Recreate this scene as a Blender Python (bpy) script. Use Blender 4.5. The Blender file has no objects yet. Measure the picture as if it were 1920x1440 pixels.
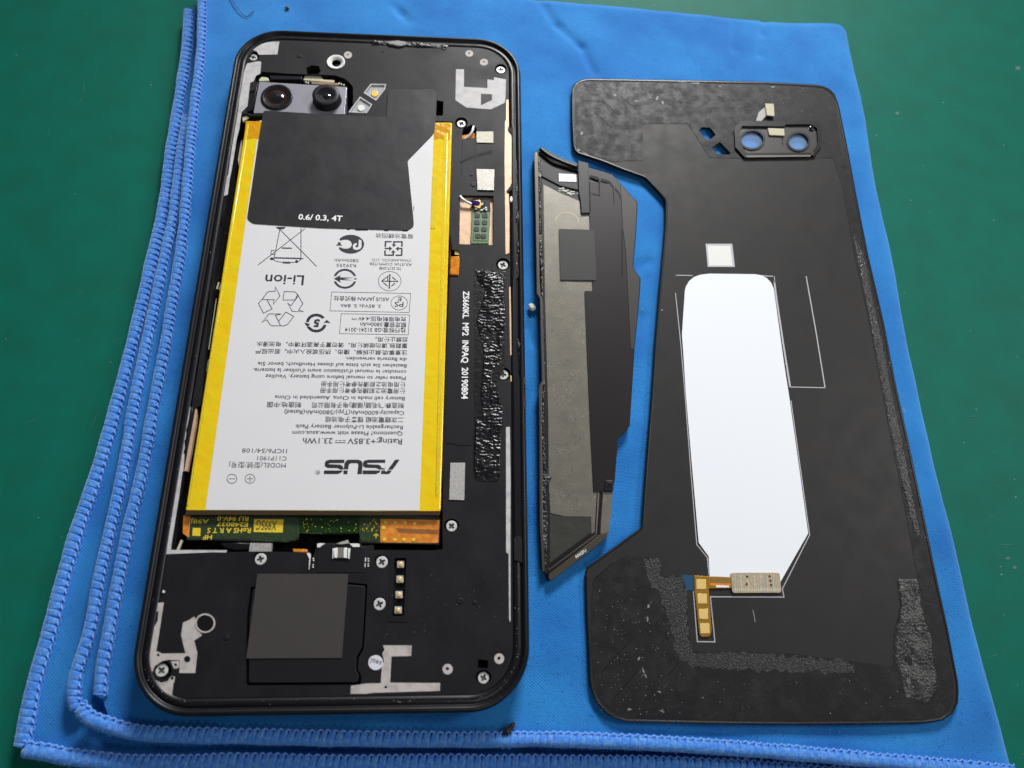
import bpy, bmesh, math, random
from mathutils import Vector, Matrix, Euler, noise
from mathutils.geometry import tessellate_polygon
random.seed(7)
S = bpy.context.scene
C = S.collection
# ------------------------------------------------------------------ camera (1 unit = 1 cm)
CAM = Vector((2.674, -7.0143, 15.1849)); ROT = Euler((math.radians(19.919), math.radians(-3.2995), math.radians(-.4474)), 'XYZ')
FPX = 1271.29
cam = bpy.data.cameras.new('camera'); camo = bpy.data.objects.new('camera', cam); C.objects.link(camo)
camo.location = CAM; camo.rotation_euler = ROT
cam.sensor_width = 36; cam.lens = FPX/1920*36; cam.clip_start = .1; cam.clip_end = 500
cam.dof.use_dof = True; cam.dof.focus_distance = 16.2; cam.dof.aperture_fstop = .155
S.camera = camo
# ------------------------------------------------------------------ light
W = bpy.data.worlds.new('World'); S.world = W; W.use_nodes = True
bg = W.node_tree.nodes['Background']; bg.inputs[0].default_value = (.80, .90, 1, 1); bg.inputs[1].default_value = .085
def area(name, loc, target, sx, sy, power, col, spread=None):
    l = bpy.data.lights.new(name, 'AREA'); l.shape = 'RECTANGLE'; l.size = sx; l.size_y = sy; l.energy = power; l.color = col
    if spread: l.spread = math.radians(spread)
    o = bpy.data.objects.new(name, l); C.objects.link(o); o.location = loc
    o.rotation_euler = (Vector(target)-Vector(loc)).to_track_quat('-Z', 'Y').to_euler()
area('main_lamp', (18, 60, 38), (2.5, 1.5, 0), 22, 15, 7700, (1, .99, .975), 54)
area('side_lamp', (44, 6, 34), (4, 0, 0), 12, 12, 9000, (1, .985, .97))
area('front_fill', (12, -38, 40), (3, -3, 0), 14, 14, 3500, (1, .98, .97))  # added fill without a known source, lifts the label's lower end
area('window_light', (5, 42, 26), (4, 0, 0), 44, 20, 650, (.9, .96, 1))
S.view_settings.view_transform = 'Standard'; S.view_settings.look = 'None'; S.view_settings.exposure = 0; S.view_settings.gamma = 1
S.cycles.max_bounces = 8; S.cycles.transparent_max_bounces = 8

# ------------------------------------------------------------------ helpers
RM = ROT.to_matrix()
def P(u, v, z=0.):
    d = RM @ Vector(((u-960)/FPX, -(v-720)/FPX, -1)); t = (z-CAM.z)/d.z
    return CAM + d*t
def pxr(u, v, z, r): return (P(u+r, v, z)-P(u, v, z)).length
WL = {}
def link(name, me, parent=None, kind=None):
    o = bpy.data.objects.new(name, me); C.objects.link(o)
    if kind: o['kind'] = kind
    return o
def tagt(o, label, cat, group=None):
    o['label'] = label; o['category'] = cat
    if group: o['group'] = group
def root(name, loc, label, cat):
    o = bpy.data.objects.new(name, None); C.objects.link(o); o.location = loc; o.empty_display_size = .5
    WL[o.name] = Vector(loc); tagt(o, label, cat); return o
def build(name, verts, faces, mats, parent=None, smooth=False, midx=None, kind=None):
    verts = [Vector(v) for v in verts]
    c = Vector((0, 0, 0))
    if verts:
        lo = Vector([min(v[i] for v in verts) for i in range(3)]); hi = Vector([max(v[i] for v in verts) for i in range(3)])
        c = (lo+hi)/2; c.z = lo.z
    me = bpy.data.meshes.new(name); me.from_pydata([v-c for v in verts], [], faces)
    for m in (mats if isinstance(mats, (list, tuple)) else [mats]): me.materials.append(m)
    if midx: me.polygons.foreach_set('material_index', midx)
    if smooth: me.polygons.foreach_set('use_smooth', [True]*len(me.polygons))
    me.update()
    o = bpy.data.objects.new(name, me); C.objects.link(o); WL[o.name] = c.copy()
    if parent:
        o.parent = parent; o.location = c-WL[parent.name]
    else: o.location = c
    if kind: o['kind'] = kind
    return o
def fillet(pts, r, n=5):
    """round the corners of a pixel polygon; r one radius or a list"""
    out = []; N = len(pts)
    for i in range(N):
        a, b, c = Vector(pts[i-1]), Vector(pts[i]), Vector(pts[(i+1) % N])
        rr = r[i] if isinstance(r, (list, tuple)) else r
        if rr <= 0: out.append(tuple(b)); continue
        d1, d2 = (a-b), (c-b); l1, l2 = d1.length, d2.length; k = min(rr, l1*.48, l2*.48)
        p1, p2 = b+d1/l1*k, b+d2/l2*k
        for j in range(n+1):
            t = j/n; out.append(tuple(p1*(1-t)**2+b*2*t*(1-t)+p2*t*t))
    return out
def ell(u, v, rx, ry=None, n=28, a0=0, a1=360):
    ry = rx if ry is None else ry
    full = abs(a1-a0) >= 360
    return [(u+rx*math.cos(math.radians(a0+(a1-a0)*i/(n if full else n-1))), v+ry*math.sin(math.radians(a0+(a1-a0)*i/(n if full else n-1)))) for i in range(n)]
def slabvf(loops, zt, h, px=True):
    L = [[(P(a[0], a[1], zt) if px else Vector((a[0], a[1], zt))) for a in lp] for lp in loops]
    def area2(l): return sum(l[i-1].x*l[i].y-l[i].x*l[i-1].y for i in range(len(l)))
    for i, l in enumerate(L):
        a = area2(l)
        if (i == 0 and a < 0) or (i > 0 and a > 0): l.reverse()
    V = [v for l in L for v in l]; F = []
    if len(L) == 1 and False: F.append(list(range(len(V))))
    else:
        for t in tessellate_polygon([[Vector((v.x, v.y, 0)) for v in l] for l in L]):
            a, b, c = (V[i] for i in t)
            F.append(t if (b-a).cross(c-a).z > 0 else (t[0], t[2], t[1]))
    n = len(V)
    if h > 0:
        V += [Vector((v.x, v.y, zt-h)) for v in V]
        s = 0
        for l in L:
            m = len(l)
            for i in range(m):
                a, b = s+i, s+(i+1) % m
                F.append((a, a+n, b+n, b))
            s += m
    return V, F
def slab(name, loops, zt, h, mat, parent=None, px=True, bevel=0, kind=None):
    if loops and isinstance(loops[0][0], (int, float)): loops = [loops]
    V, F = slabvf(loops, zt, h, px)
    o = build(name, V, F, mat, parent, kind=kind)
    if bevel and len(loops) == 1:
        me = o.data; bm = bmesh.new(); bm.from_mesh(me)
        top = [f for f in bm.faces if f.normal.z > .9]
        bmesh.ops.dissolve_faces(bm, faces=top)
        zt_ = max(v.co.z for v in bm.verts)
        ed = [e for e in bm.edges if all(v.co.z > zt_-1e-5 for v in e.verts) and len(e.link_faces) == 2]
        bmesh.ops.bevel(bm, geom=ed, offset=bevel, segments=3, profile=.5, affect='EDGES', clamp_overlap=True)
        bm.to_mesh(me); bm.free()
        me.polygons.foreach_set('use_smooth', [abs(p.normal.z) < .98 and abs(p.normal.z) > .03 for p in me.polygons])
    return o
class Flat:
    """collects flat prints, strokes and text into one mesh"""
    def __init__(s): s.V = []; s.F = []
    def add(s, V, F):
        n = len(s.V); s.V += V; s.F += [tuple(i+n for i in f) for f in F]
    def poly(s, loops, z):
        if isinstance(loops[0][0], (int, float)): loops = [loops]
        s.add(*slabvf(loops, z, 0))
    def stroke(s, pts, w, z, closed=False):
        """ribbon of width w px along pixel points"""
        p = [P(a, b, z) for a, b in pts]; hw = pxr(*pts[0], z, w)/2; n = len(p); V = []; F = []
        for i in range(n):
            if closed: d1 = p[i]-p[i-1]; d2 = p[(i+1) % n]-p[i]
            else:
                d1 = p[i]-p[i-1] if i else p[1]-p[0]; d2 = p[i+1]-p[i] if i < n-1 else d1
            d1 = d1.normalized() if d1.length else d2.normalized(); d2 = d2.normalized() if d2.length else d1
            n1 = Vector((-d1.y, d1.x, 0)); n2 = Vector((-d2.y, d2.x, 0)); m = n1+n2
            m = m.normalized() if m.length > .2 else n1
            k = hw/max(.45, m.dot(n1)); V += [p[i]+m*k, p[i]-m*k]
        for i in range(n if closed else n-1):
            a, b = 2*i, 2*((i+1) % n); F.append((a+1, b+1, b, a))
        s.add(V, F)
    def text(s, body, p0, p1, cap, z, bold=0., flip=1):
        """text whose baseline runs from pixel p0 to p1; cap = pixel point at cap height over p0 (dx,dy)"""
        V, F, w, hgt = textmesh(body, bold)
        A, B, K = P(*p0, z), P(*p1, z), P(p0[0]+cap[0], p0[1]+cap[1], z)
        ex = (B-A).normalized(); L = (B-A).length; ey = Vector((-ex.y, ex.x, 0)); H = abs((K-A).dot(ey))
        s.add([A+ex*(v[0]*L/w)+ey*(v[1]*H/hgt) for v in V], F)
    def make(s, name, mat, parent): return build(name, s.V, s.F, mat, parent)
_tc = {}
def textmesh(body, bold):
    k = (body, bold)
    if k in _tc: return _tc[k]
    cu = bpy.data.curves.new('t', 'FONT'); cu.body = body; cu.size = 1; cu.offset = bold; cu.resolution_u = 2
    o = bpy.data.objects.new('t', cu); C.objects.link(o); dg = bpy.context.evaluated_depsgraph_get(); dg.update()
    me = o.evaluated_get(dg).to_mesh()
    V = [v.co.copy() for v in me.vertices]; F = [tuple(p.vertices) for p in me.polygons]
    o.evaluated_get(dg).to_mesh_clear(); bpy.data.objects.remove(o); bpy.data.curves.remove(cu)
    x0 = min(v.x for v in V); x1 = max(v.x for v in V)
    cjk = sum(ord(c) > 0x2e80 for c in body) > .5*len(body)
    h = .70 if not cjk else .80; y0 = -.06 if cjk else 0
    V = [(v.x-x0, v.y-y0) for v in V]
    _tc[k] = (V, F, x1-x0, h); return _tc[k]
# ------------------------------------------------------------------ materials
def mat(name, col, rough=.5, metal=0., spec=.5, coat=0., bump=None, var=None, sheen=None, alpha=None, trans=0., rvar=None, grain=None):
    """bump=(scale,strength[,detail]); var=(scale, colour2, lo, hi)"""
    m = bpy.data.materials.new(name); m.use_nodes = True; nt = m.node_tree; b = nt.nodes['Principled BSDF']
    I = b.inputs; I['Base Color'].default_value = (*col, 1); I['Roughness'].default_value = rough; I['Metallic'].default_value = metal
    I['Specular IOR Level'].default_value = spec; I['Coat Weight'].default_value = coat; I['Coat Roughness'].default_value = .14
    I['Transmission Weight'].default_value = trans
    if alpha is not None: I['Alpha'].default_value = alpha
    if sheen: I['Sheen Weight'].default_value = sheen[0]; I['Sheen Tint'].default_value = (*sheen[1], 1); I['Sheen Roughness'].default_value = .4
    ge = nt.nodes.new('ShaderNodeNewGeometry'); pos = ge.outputs['Position']
    def nz(scale, detail=4, vec=pos):
        n = nt.nodes.new('ShaderNodeTexNoise'); n.inputs['Scale'].default_value = scale; n.inputs['Detail'].default_value = detail
        nt.links.new(vec, n.inputs['Vector']); return n.outputs['Fac']
    if bump:
        bn = nt.nodes.new('ShaderNodeBump'); bn.inputs['Strength'].default_value = bump[1]; bn.inputs['Distance'].default_value = bump[3] if len(bump) > 3 else .02
        nt.links.new(nz(bump[0], bump[2] if len(bump) > 2 else 4), bn.inputs['Height']); nt.links.new(bn.outputs[0], I['Normal'])
    if var:
        r = nt.nodes.new('ShaderNodeMapRange'); r.inputs[1].default_value = var[2]; r.inputs[2].default_value = var[3]
        nt.links.new(nz(var[0], 5), r.inputs[0])
        mx = nt.nodes.new('ShaderNodeMix'); mx.data_type = 'RGBA'; mx.inputs[6].default_value = (*col, 1); mx.inputs[7].default_value = (*var[1], 1)
        nt.links.new(r.outputs[0], mx.inputs[0]); nt.links.new(mx.outputs[2], I['Base Color'])
    if grain:
        src = I['Base Color'].links[0].from_socket if I['Base Color'].links else None
        def rng(f, lo, hi):
            r = nt.nodes.new('ShaderNodeMapRange'); r.inputs[1].default_value = lo; r.inputs[2].default_value = hi; nt.links.new(f, r.inputs[0]); return r.outputs[0]
        m_ = nt.nodes.new('ShaderNodeMath'); m_.operation = 'MULTIPLY'
        nt.links.new(rng(nz(grain[0], 3), .56, .70), m_.inputs[0]); nt.links.new(rng(nz(grain[1], 6), grain[3], grain[4]), m_.inputs[1])
        mx = nt.nodes.new('ShaderNodeMix'); mx.data_type = 'RGBA'; mx.inputs[7].default_value = (*grain[2], 1); mx.inputs[6].default_value = (*col, 1)
        if src: nt.links.new(src, mx.inputs[6])
        nt.links.new(m_.outputs[0], mx.inputs[0]); nt.links.new(mx.outputs[2], I['Base Color'])
    if rvar:
        r = nt.nodes.new('ShaderNodeMapRange'); r.inputs[1].default_value = .35; r.inputs[2].default_value = .65; r.inputs[3].default_value = rvar[1]; r.inputs[4].default_value = rvar[2]
        nt.links.new(nz(rvar[0], 5), r.inputs[0]); nt.links.new(r.outputs[0], I['Roughness'])
    return m
BLK = (.017, .017, .022)
M = dict(
 frame=mat('gloss_black_frame', (.006, .006, .0085), .36, spec=.32),
 plate=mat('matte_black_plastic', (.0085, .0082, .0105), .5, spec=.24, bump=(90, .10), var=(2.5, (.011, .0105, .0125), .4, .7), rvar=(1.3, .46, .6)),
 plate2=mat('black_film', (.0095, .0088, .011), .46, spec=.28, bump=(60, .06)),
 hole=mat('black_recess', (.004, .004, .005), .6, spec=.2),
 floor=mat('dark_bay_floor', (.004, .0035, .0035), .6, spec=.12, var=(8, (.03, .015, .008), .55, .75)),
 metal=mat('bare_metal_trace', (.47, .43, .41), .5, spec=.2, bump=(40, .1), var=(5, (.33, .30, .29), .45, .7)),
 metalg=mat('bare_metal_grey', (.50, .49, .49), .5, spec=.2, bump=(40, .1), var=(5, (.38, .37, .38), .45, .7)),
 tan=mat('bare_tan_metal', (.66, .44, .29), .45, metal=.3, var=(6, (.55, .36, .25), .45, .7)),
 tand=mat('brown_metal', (.30, .20, .11), .45, metal=.3, var=(6, (.2, .13, .08), .45, .7)),
 screw=mat('screw_steel', (.68, .68, .66), .3, metal=.25, bump=(50, .15)),
 scross=mat('screw_recess', (.13, .13, .13), .4, metal=.3),
 label=mat('white_label', (.66, .66, .675), .38, spec=.3, bump=(.7, .10, 1, .2), coat=.1),
 yellow=mat('yellow_tape', (.80, .53, .006), .2, spec=.5, coat=1, bump=(3, .24, 4, .1), var=(3, (.74, .57, .010), .4, .65)),
 yellow2=mat('amber_tape', (.62, .30, .004), .2, spec=.5, coat=.6, bump=(5, .3, 3, .1)),
 yellow3=mat('pale_yellow_tape', (.72, .54, .03), .12, spec=.5, coat=.9, bump=(4, .2, 3, .1)),
 ink=mat('black_ink', (.022, .018, .024), .5),
 ink2=mat('soft_ink', (.10, .09, .10), .5),
 graph=mat('graphite_sheet', (.018, .018, .022), .48, spec=.28, bump=(1.3, .12, 2, .15), var=(1.2, (.024, .022, .022), .4, .65), rvar=(1.5, .44, .53)),
 white=mat('white_ink', (.85, .85, .85), .5),
 pcb=mat('green_circuit', (.007, .027, .006), .14, spec=.4, coat=.5, bump=(7, .45, 4, .06), var=(14, (.02, .045, .007), .5, .7)),
 pcb2=mat('green_board', (.10, .19, .085), .45, var=(20, (.08, .15, .07), .45, .6)),
 pcby=mat('yellow_legend', (.70, .52, .02), .35),
 orange=mat('orange_flex', (.58, .17, .008), .15, spec=.6, coat=.8, bump=(12, .25), var=(9, (.72, .28, .03), .4, .7)),
 gold=mat('gold_pad', (.93, .66, .24), .28, metal=.35, bump=(40, .08)),
 goldd=mat('brass_flex', (.42, .22, .03), .3, metal=.5, coat=.3),
 silver=mat('silver_mesh_tape', (.50, .48, .46), .4, metal=.3, bump=(45, .5), var=(60, (.28, .27, .26), .5, .6)),
 plate_s=mat('camera_plate', (.40, .39, .45), .32, metal=.5, bump=(30, .05)),
 glassy=mat('lens_glass', (.006, .005, .008), .05, spec=.8, coat=1),
 lensin=mat('lens_coating', (.05, .016, .008), .1, metal=.6, coat=1),
 gsheet=mat('grey_film', (.052, .046, .046), .42, spec=.3, bump=(2, .06, 3, .1), grain=(30, .7, (.085, .07, .07), .5, .7)),
 resin=mat('black_resin', (.008, .008, .0095), .27, spec=.36, bump=(11, .45, 4, .02)),
 resin2=mat('glue_residue', (.012, .012, .014), .28, spec=.5, bump=(20, .8, 6, .03), var=(9, (.05, .05, .052), .6, .8)),
 tape_b=mat('adhesive_film', (.012, .0115, .0125), .5, spec=.2, bump=(24, .2, 6, .02), var=(3.2, (.020, .019, .021), .45, .72), rvar=(5, .44, .62), grain=(26, .9, (.045, .045, .043), .48, .70)),
 tape_s=mat('speckled_adhesive', (.017, .018, .018), .36, spec=.4, bump=(30, .7, 4, .03), var=(20, (.055, .057, .053), .5, .74)),
 cover=mat('cover_back_paint', (.0205, .0195, .0195), .52, spec=.22, bump=(70, .05), rvar=(2.2, .47, .56), var=(1.4, (.023, .0215, .021), .4, .7)),
 edge=mat('cover_glass_edge', (.008, .008, .009), .35, spec=.35),
 diff=mat('white_diffuser', (.76, .785, .83), .45, spec=.3),
 line=mat('pale_line', (.42, .42, .46), .45),
 foil=mat('stained_foil', (.20, .185, .152), .34, metal=.4, bump=(30, .22, 6, .02), var=(4, (.165, .158, .135), .38, .68), grain=(22, 1.6, (.30, .29, .25), .45, .6)),
 trim=mat('dark_trim', (.013, .0115, .013), .42, spec=.3, bump=(60, .05)),
 trim2=mat('trim_brown_black', (.0125, .0095, .0105), .42, spec=.26, bump=(50, .05)),
 trimw=mat('trim_grey_wing', (.038, .035, .034), .45, spec=.3),
 arm=mat('brown_metal_arm', (.10, .085, .068), .35, metal=.6),
 grayp=mat('grey_square_film', (.026, .026, .026), .5, spec=.3),
 beige=mat('beige_foam', (.50, .46, .33), .8),
 paper=mat('white_sticker', (.68, .68, .65), .5),
 btape=mat('blue_tape', (.018, .07, .13), .3, spec=.5),
 flexb=mat('flex_board', (.42, .33, .20), .35, spec=.5, coat=.2, bump=(30, .3), var=(16, (.30, .29, .25), .45, .58)),
 cable=mat('white_cable', (.75, .76, .76), .3, spec=.5, coat=.4),
 purple=mat('purple_glue', (.02, .004, .12), .1, coat=1),
 flash=mat('flash_lens', (.55, .57, .60), .12, metal=.35, coat=1, bump=(20, .4)),
 led=mat('yellow_led', (.85, .55, .12), .3, coat=1),
 clear=mat('lens_window', (.38, .58, .95), .08, spec=.5, alpha=.35, coat=1),
 crumb=mat('dark_crumb', (.02, .014, .012), .5, bump=(20, .8)),
 crumbw=mat('pale_crumb', (.45, .45, .42), .6, bump=(20, .8)),
 red=mat('red_reflection', (.10, .012, .004), .3, coat=.5),  # colour of the reflection painted beside the battery
 dust=mat('dust', (.33, .34, .35), .7),
 scratch=mat('dry_glue_smear', (.20, .20, .20), .6, bump=(20, .6)),
 creamp=mat('cream_plastic', (.52, .55, .36), .4),
 tapec=mat('clear_tape', (.8, .8, .7), .07, spec=.6, alpha=.025, coat=1, bump=(5, .5, 4, .08)),
)
# clear tape over the green circuit keeps its highlights only
def cloth_mat():
    m = bpy.data.materials.new('blue_microfibre'); m.use_nodes = True; nt = m.node_tree; b = nt.nodes['Principled BSDF']; I = b.inputs
    N = nt.nodes.new; LK = nt.links.new
    ge = N('ShaderNodeNewGeometry'); pos = ge.outputs['Position']
    mp = N('ShaderNodeMapping'); LK(pos, mp.inputs[0]); mp.inputs['Rotation'].default_value = (0, 0, math.radians(42))
    def wave(dirn, sc):
        w = N('ShaderNodeTexWave'); w.wave_type = 'BANDS'; w.bands_direction = dirn; w.inputs['Scale'].default_value = sc
        w.inputs['Distortion'].default_value = 1.2; w.inputs['Detail'].default_value = 2; w.inputs['Detail Scale'].default_value = 2
        LK(mp.outputs[0], w.inputs['Vector']); return w.outputs['Fac']
    a, c = wave('X', 6.6), wave('Y', 6.6)
    mul = N('ShaderNodeMath'); mul.operation = 'MULTIPLY'; LK(a, mul.inputs[0]); LK(c, mul.inputs[1])
    ns = N('ShaderNodeTexNoise'); ns.inputs['Scale'].default_value = 9; ns.inputs['Detail'].default_value = 8; LK(pos, ns.inputs['Vector'])
    ad = N('ShaderNodeMath'); ad.operation = 'MULTIPLY_ADD'; LK(ns.outputs['Fac'], ad.inputs[0]); ad.inputs[1].default_value = 1.4; LK(mul.outputs[0], ad.inputs[2])
    bn = N('ShaderNodeBump'); bn.inputs['Strength'].default_value = .4; bn.inputs['Distance'].default_value = .02
    LK(ad.outputs[0], bn.inputs['Height']); LK(bn.outputs[0], I['Normal'])
    # pinholes + colour
    n2 = N('ShaderNodeTexNoise'); n2.inputs['Scale'].default_value = 24; n2.inputs['Detail'].default_value = 3; LK(pos, n2.inputs['Vector'])
    r2 = N('ShaderNodeMapRange'); r2.inputs[1].default_value = .62; r2.inputs[2].default_value = .72; LK(n2.outputs['Fac'], r2.inputs[0])
    n3 = N('ShaderNodeTexNoise'); n3.inputs['Scale'].default_value = .55; n3.inputs['Detail'].default_value = 5; LK(pos, n3.inputs['Vector'])
    r3 = N('ShaderNodeMapRange'); r3.inputs[1].default_value = .35; r3.inputs[2].default_value = .68; LK(n3.outputs['Fac'], r3.inputs[0])
    m1 = N('ShaderNodeMix'); m1.data_type = 'RGBA'; m1.inputs[6].default_value = (.022, .205, .55, 1); m1.inputs[7].default_value = (.012, .135, .44, 1); LK(r3.outputs[0], m1.inputs[0])
    m2 = N('ShaderNodeMix'); m2.data_type = 'RGBA'; m2.inputs[7].default_value = (.006, .05, .26, 1); LK(r2.outputs[0], m2.inputs[0]); LK(m1.outputs[2], m2.inputs[6])
    LK(m2.outputs[2], I['Base Color']); I['Roughness'].default_value = .9; I['Specular IOR Level'].default_value = .15
    I['Sheen Weight'].default_value = .55; I['Sheen Tint'].default_value = (.35, .62, 1, 1); I['Sheen Roughness'].default_value = .5
    return m
M['cloth'] = cloth_mat()
M['hem'] = mat('blue_hem_thread', (.045, .20, .66), .75, spec=.2, bump=(34, .6, 6, .03), var=(13, (.12, .30, .66), .42, .66), sheen=(.9, (.5, .7, 1)))
M['stitch'] = mat('hem_chain_stitch', (.13, .30, .74), .6, spec=.3, bump=(60, .4))
def mat_green():
    m = mat('green_cutting_mat', (.003, .125, .088), .6, spec=.12, bump=(8, .10, 8, .02), var=(1.1, (.005, .108, .074), .35, .7))
    return m
M['green'] = mat_green()

# ------------------------------------------------------------------ work mat (structure)
ZM = -.75
g = build('work_mat', [(-60, -50, ZM), (70, -50, ZM), (70, 60, ZM), (-60, 60, ZM)], [(0, 1, 2, 3)], M['green'], kind='structure')
sc_ = Flat()
for i in range(46):
    a, b = random.uniform(1600, 1915), random.uniform(20, 1300)
    if i % 3 == 0: a, b = random.uniform(5, 230), random.uniform(100, 1300)
    l = random.uniform(.03, .35); t = random.uniform(-.5, .5) if i % 4 else random.uniform(1.2, 1.9)
    c0 = P(a, b, ZM+.004); d = Vector((math.cos(t), math.sin(t), 0))*l; nn = Vector((-d.y, d.x, 0)).normalized()*.006
    sc_.add([c0-d+nn*.3, c0-nn, c0+d, c0+nn], [(0, 1, 2, 3)])
for (u, v, r) in ((1890, 1046, 5), (1902, 1064, 6), (1876, 1062, 3), (1682, 212, 5), (1908, 128, 6), (1735, 1120, 2)):
    pts = [(u+r*random.uniform(.5, 1.1)*math.cos(k*.9), v+r*.7*random.uniform(.5, 1.1)*math.sin(k*.9)) for k in range(7)]
    sc_.poly(pts, ZM+.004)
ms = sc_.make('scuff_mark', mat('pale_scuff', (.06, .15, .12), .7), g); ms['kind'] = 'stuff'

# ------------------------------------------------------------------ cloth
cl = root('microfibre_cloth', (4, 0, -.7), 'bright blue microfibre cloth folded into layers on the green mat with stitched hems', 'cloth')
def curve(pts, z):
    w = [P(a, b, z) for a, b in pts]; d = [0]
    for i in range(1, len(w)): d.append(d[-1]+(w[i]-w[i-1]).length)
    def f(t):
        t *= d[-1]
        for i in range(1, len(w)):
            if t <= d[i]+1e-9:
                k = (t-d[i-1])/max(1e-9, d[i]-d[i-1])
                # catmull-rom
                p0, p1, p2, p3 = w[max(0, i-2)], w[i-1], w[i], w[min(len(w)-1, i+1)]
                return .5*((2*p1)+(p2-p0)*k+(2*p0-5*p1+4*p2-p3)*k*k+(3*p1-p0-3*p2+p3)*k**3)
        return w[-1]
    f.len = d[-1]; return f
creases = [((1010, -5), (1045, 45), (1090, 85), (1115, 135)), ((1440, 25), (1432, 60), (1425, 100)), ((740, 10), (752, 22), (764, 36)), ((1190, 505), (1215, 490)),
           ((1200, 590), (1190, 615)), ((990, 610), (1000, 640)), ((1380, 40), (1375, 90))]
def layer(name, left, right, top, bot, z, rs, und=.05, nu=230, nv=260, fold=True, feather=0):
    Lc, Rc, Tc, Bc = curve(left, z), curve(right, z), curve(top, z), curve(bot, z)
    us = [i/nu*.97 for i in range(nu)]+[.97+.03*(1-(1-i/14)**2) for i in range(15)]
    V = []; F = []
    cr = [[P(a, b, z) for a, b in c] for c in creases]
    P00, P10, P01, P11 = Lc(0), Rc(0), Lc(1), Rc(1)
    for j in range(nv+1):
        v = j/nv; l, r = Lc(v), Rc(v)
        for u in us:
            p = l*(1-u)+r*u+Tc(u)*(1-v)+Bc(u)*v-(P00*(1-u)*(1-v)+P10*u*(1-v)+P01*(1-u)*v+P11*u*v)
            dz = und*(noise.noise(Vector((p.x*.35, p.y*.35, z)))+.4*noise.noise(Vector((p.x*1.3, p.y*1.3, z+5)))-.6)
            wd = (r-l).length; d = (1-u)*wd
            if fold and d < rs: dz -= rs*(1-math.sqrt(max(0, 1-(1-d/rs)**2)))
            dt = v*Lc.len
            if dt < rs: dz -= rs*(1-math.sqrt(max(0, 1-(1-dt/rs)**2)))
            for c in cr:
                for a, b in zip(c, c[1:]):
                    ab = b-a; t = max(0, min(1, ((p-a).dot(ab))/ab.length_squared)); dd = (p-(a+ab*t)).length
                    if dd < .5: dz -= .05*math.exp(-(dd/.13)**2)
            V.append(Vector((p.x, p.y, z+dz)))
    m = len(us)
    for j in range(nv):
        for i in range(m-1):
            a = j*m+i; F.append((a, a+m, a+m+1, a+1))
    # skirts on right and top
    n0 = len(V)
    for j in range(nv+1): q = V[j*m+m-1]; V.append(Vector((q.x-.04, q.y, ZM+.01)))
    for j in range(nv): F.append((j*m+m-1, (j+1)*m+m-1, n0+j+1, n0+j))
    n1 = len(V)
    for i in range(m): q = V[i]; V.append(Vector((q.x, q.y-.03, ZM+.01)))
    for i in range(m-1): F.append((i, i+1, n1+i+1, n1+i))
    n2 = len(V)
    for i in range(m): q = V[nv*m+i]; V.append(Vector((q.x, q.y, max(ZM+.01, q.z-.3))))
    for i in range(m-1): F.append((nv*m+i, n2+i, n2+i+1, nv*m+i+1))
    return build(name, V, F, M['cloth'], cl, smooth=True)
hem3 = [(383, -70), (380, 0), (377, 100), (365, 200), (357, 280), (352, 340), (345, 420), (335, 500), (321, 580), (312, 640), (289, 760), (268, 880), (242, 990), (224, 1080), (206, 1180), (192, 1260), (189, 1305)]
hem2 = [(352, 215), (347, 250), (341, 280), (334, 340), (323, 420), (306, 500), (289, 580), (276, 640), (252, 760), (232, 880), (208, 990), (188, 1080), (170, 1180), (145, 1260), (140, 1310), (150, 1330)]
hem1 = [(356, 17), (350, 100), (335, 200), (322, 280), (315, 340), (302, 420), (283, 500), (265, 580), (250, 640), (219, 760), (185, 880), (147, 990), (121, 1080), (95, 1180), (66, 1280), (50, 1360), (42, 1402)]
hemA = [(150, 1322), (168, 1345), (200, 1358), (255, 1373), (330, 1378), (475, 1381), (600, 1384), (749, 1386), (900, 1387), (1000, 1386), (1093, 1388), (1234, 1394), (1390, 1404), (1500, 1413), (1661, 1427), (1800, 1439), (1900, 1448)]
hemB = [(42, 1404), (90, 1411), (130, 1419), (250, 1431), (350, 1430), (475, 1427), (612, 1431), (784, 1430), (950, 1430), (1093, 1430), (1234, 1432), (1390, 1438), (1500, 1446), (1650, 1458), (1800, 1470)]
right = [(1586, 40), (1594, 56), (1598, 75), (1615, 150), (1629, 212), (1647, 320), (1680, 470), (1704, 600), (1727, 704), (1747, 796), (1768, 883), (1790, 970), (1812, 1060), (1841, 1181), (1869, 1285), (1900, 1400), (1914, 1450)]
top = [(383, -70), (700, -45), (1000, -14), (1150, 0), (1381, 23), (1480, 30), (1563, 32), (1586, 40)]
botA = [(189, 1305), (205, 1348), (255, 1366), (330, 1373), (475, 1378), (749, 1382), (1093, 1383), (1234, 1388), (1390, 1399), (1500, 1408), (1661, 1420), (1800, 1436), (1914, 1450)]
layer('cloth_top_layer', hem3, right, top, botA, 0, .42)
def offx(l, d): return [(a+d, b) for a, b in l]
layer('cloth_lower_layer', hem1, [(1500, 60), (1690, 640), (1800, 1200), (1850, 1500)], [(356, 17), (700, 25), (1100, 40), (1500, 60)],
      [(42, 1402), (130, 1414), (250, 1426), (475, 1424), (784, 1426), (1093, 1426), (1390, 1434), (1650, 1460), (1850, 1500)], -.42, .2, nu=160, nv=200)
layer('cloth_middle_layer', hem2, [(1500, 220), (1690, 640), (1760, 1000), (1800, 1390)], [(352, 215), (700, 215), (1100, 215), (1500, 220)],
      [(150, 1330), (330, 1372), (475, 1376), (749, 1380), (1093, 1381), (1390, 1396), (1600, 1405), (1800, 1390)], -.22, .05, nu=120, nv=160)
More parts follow.
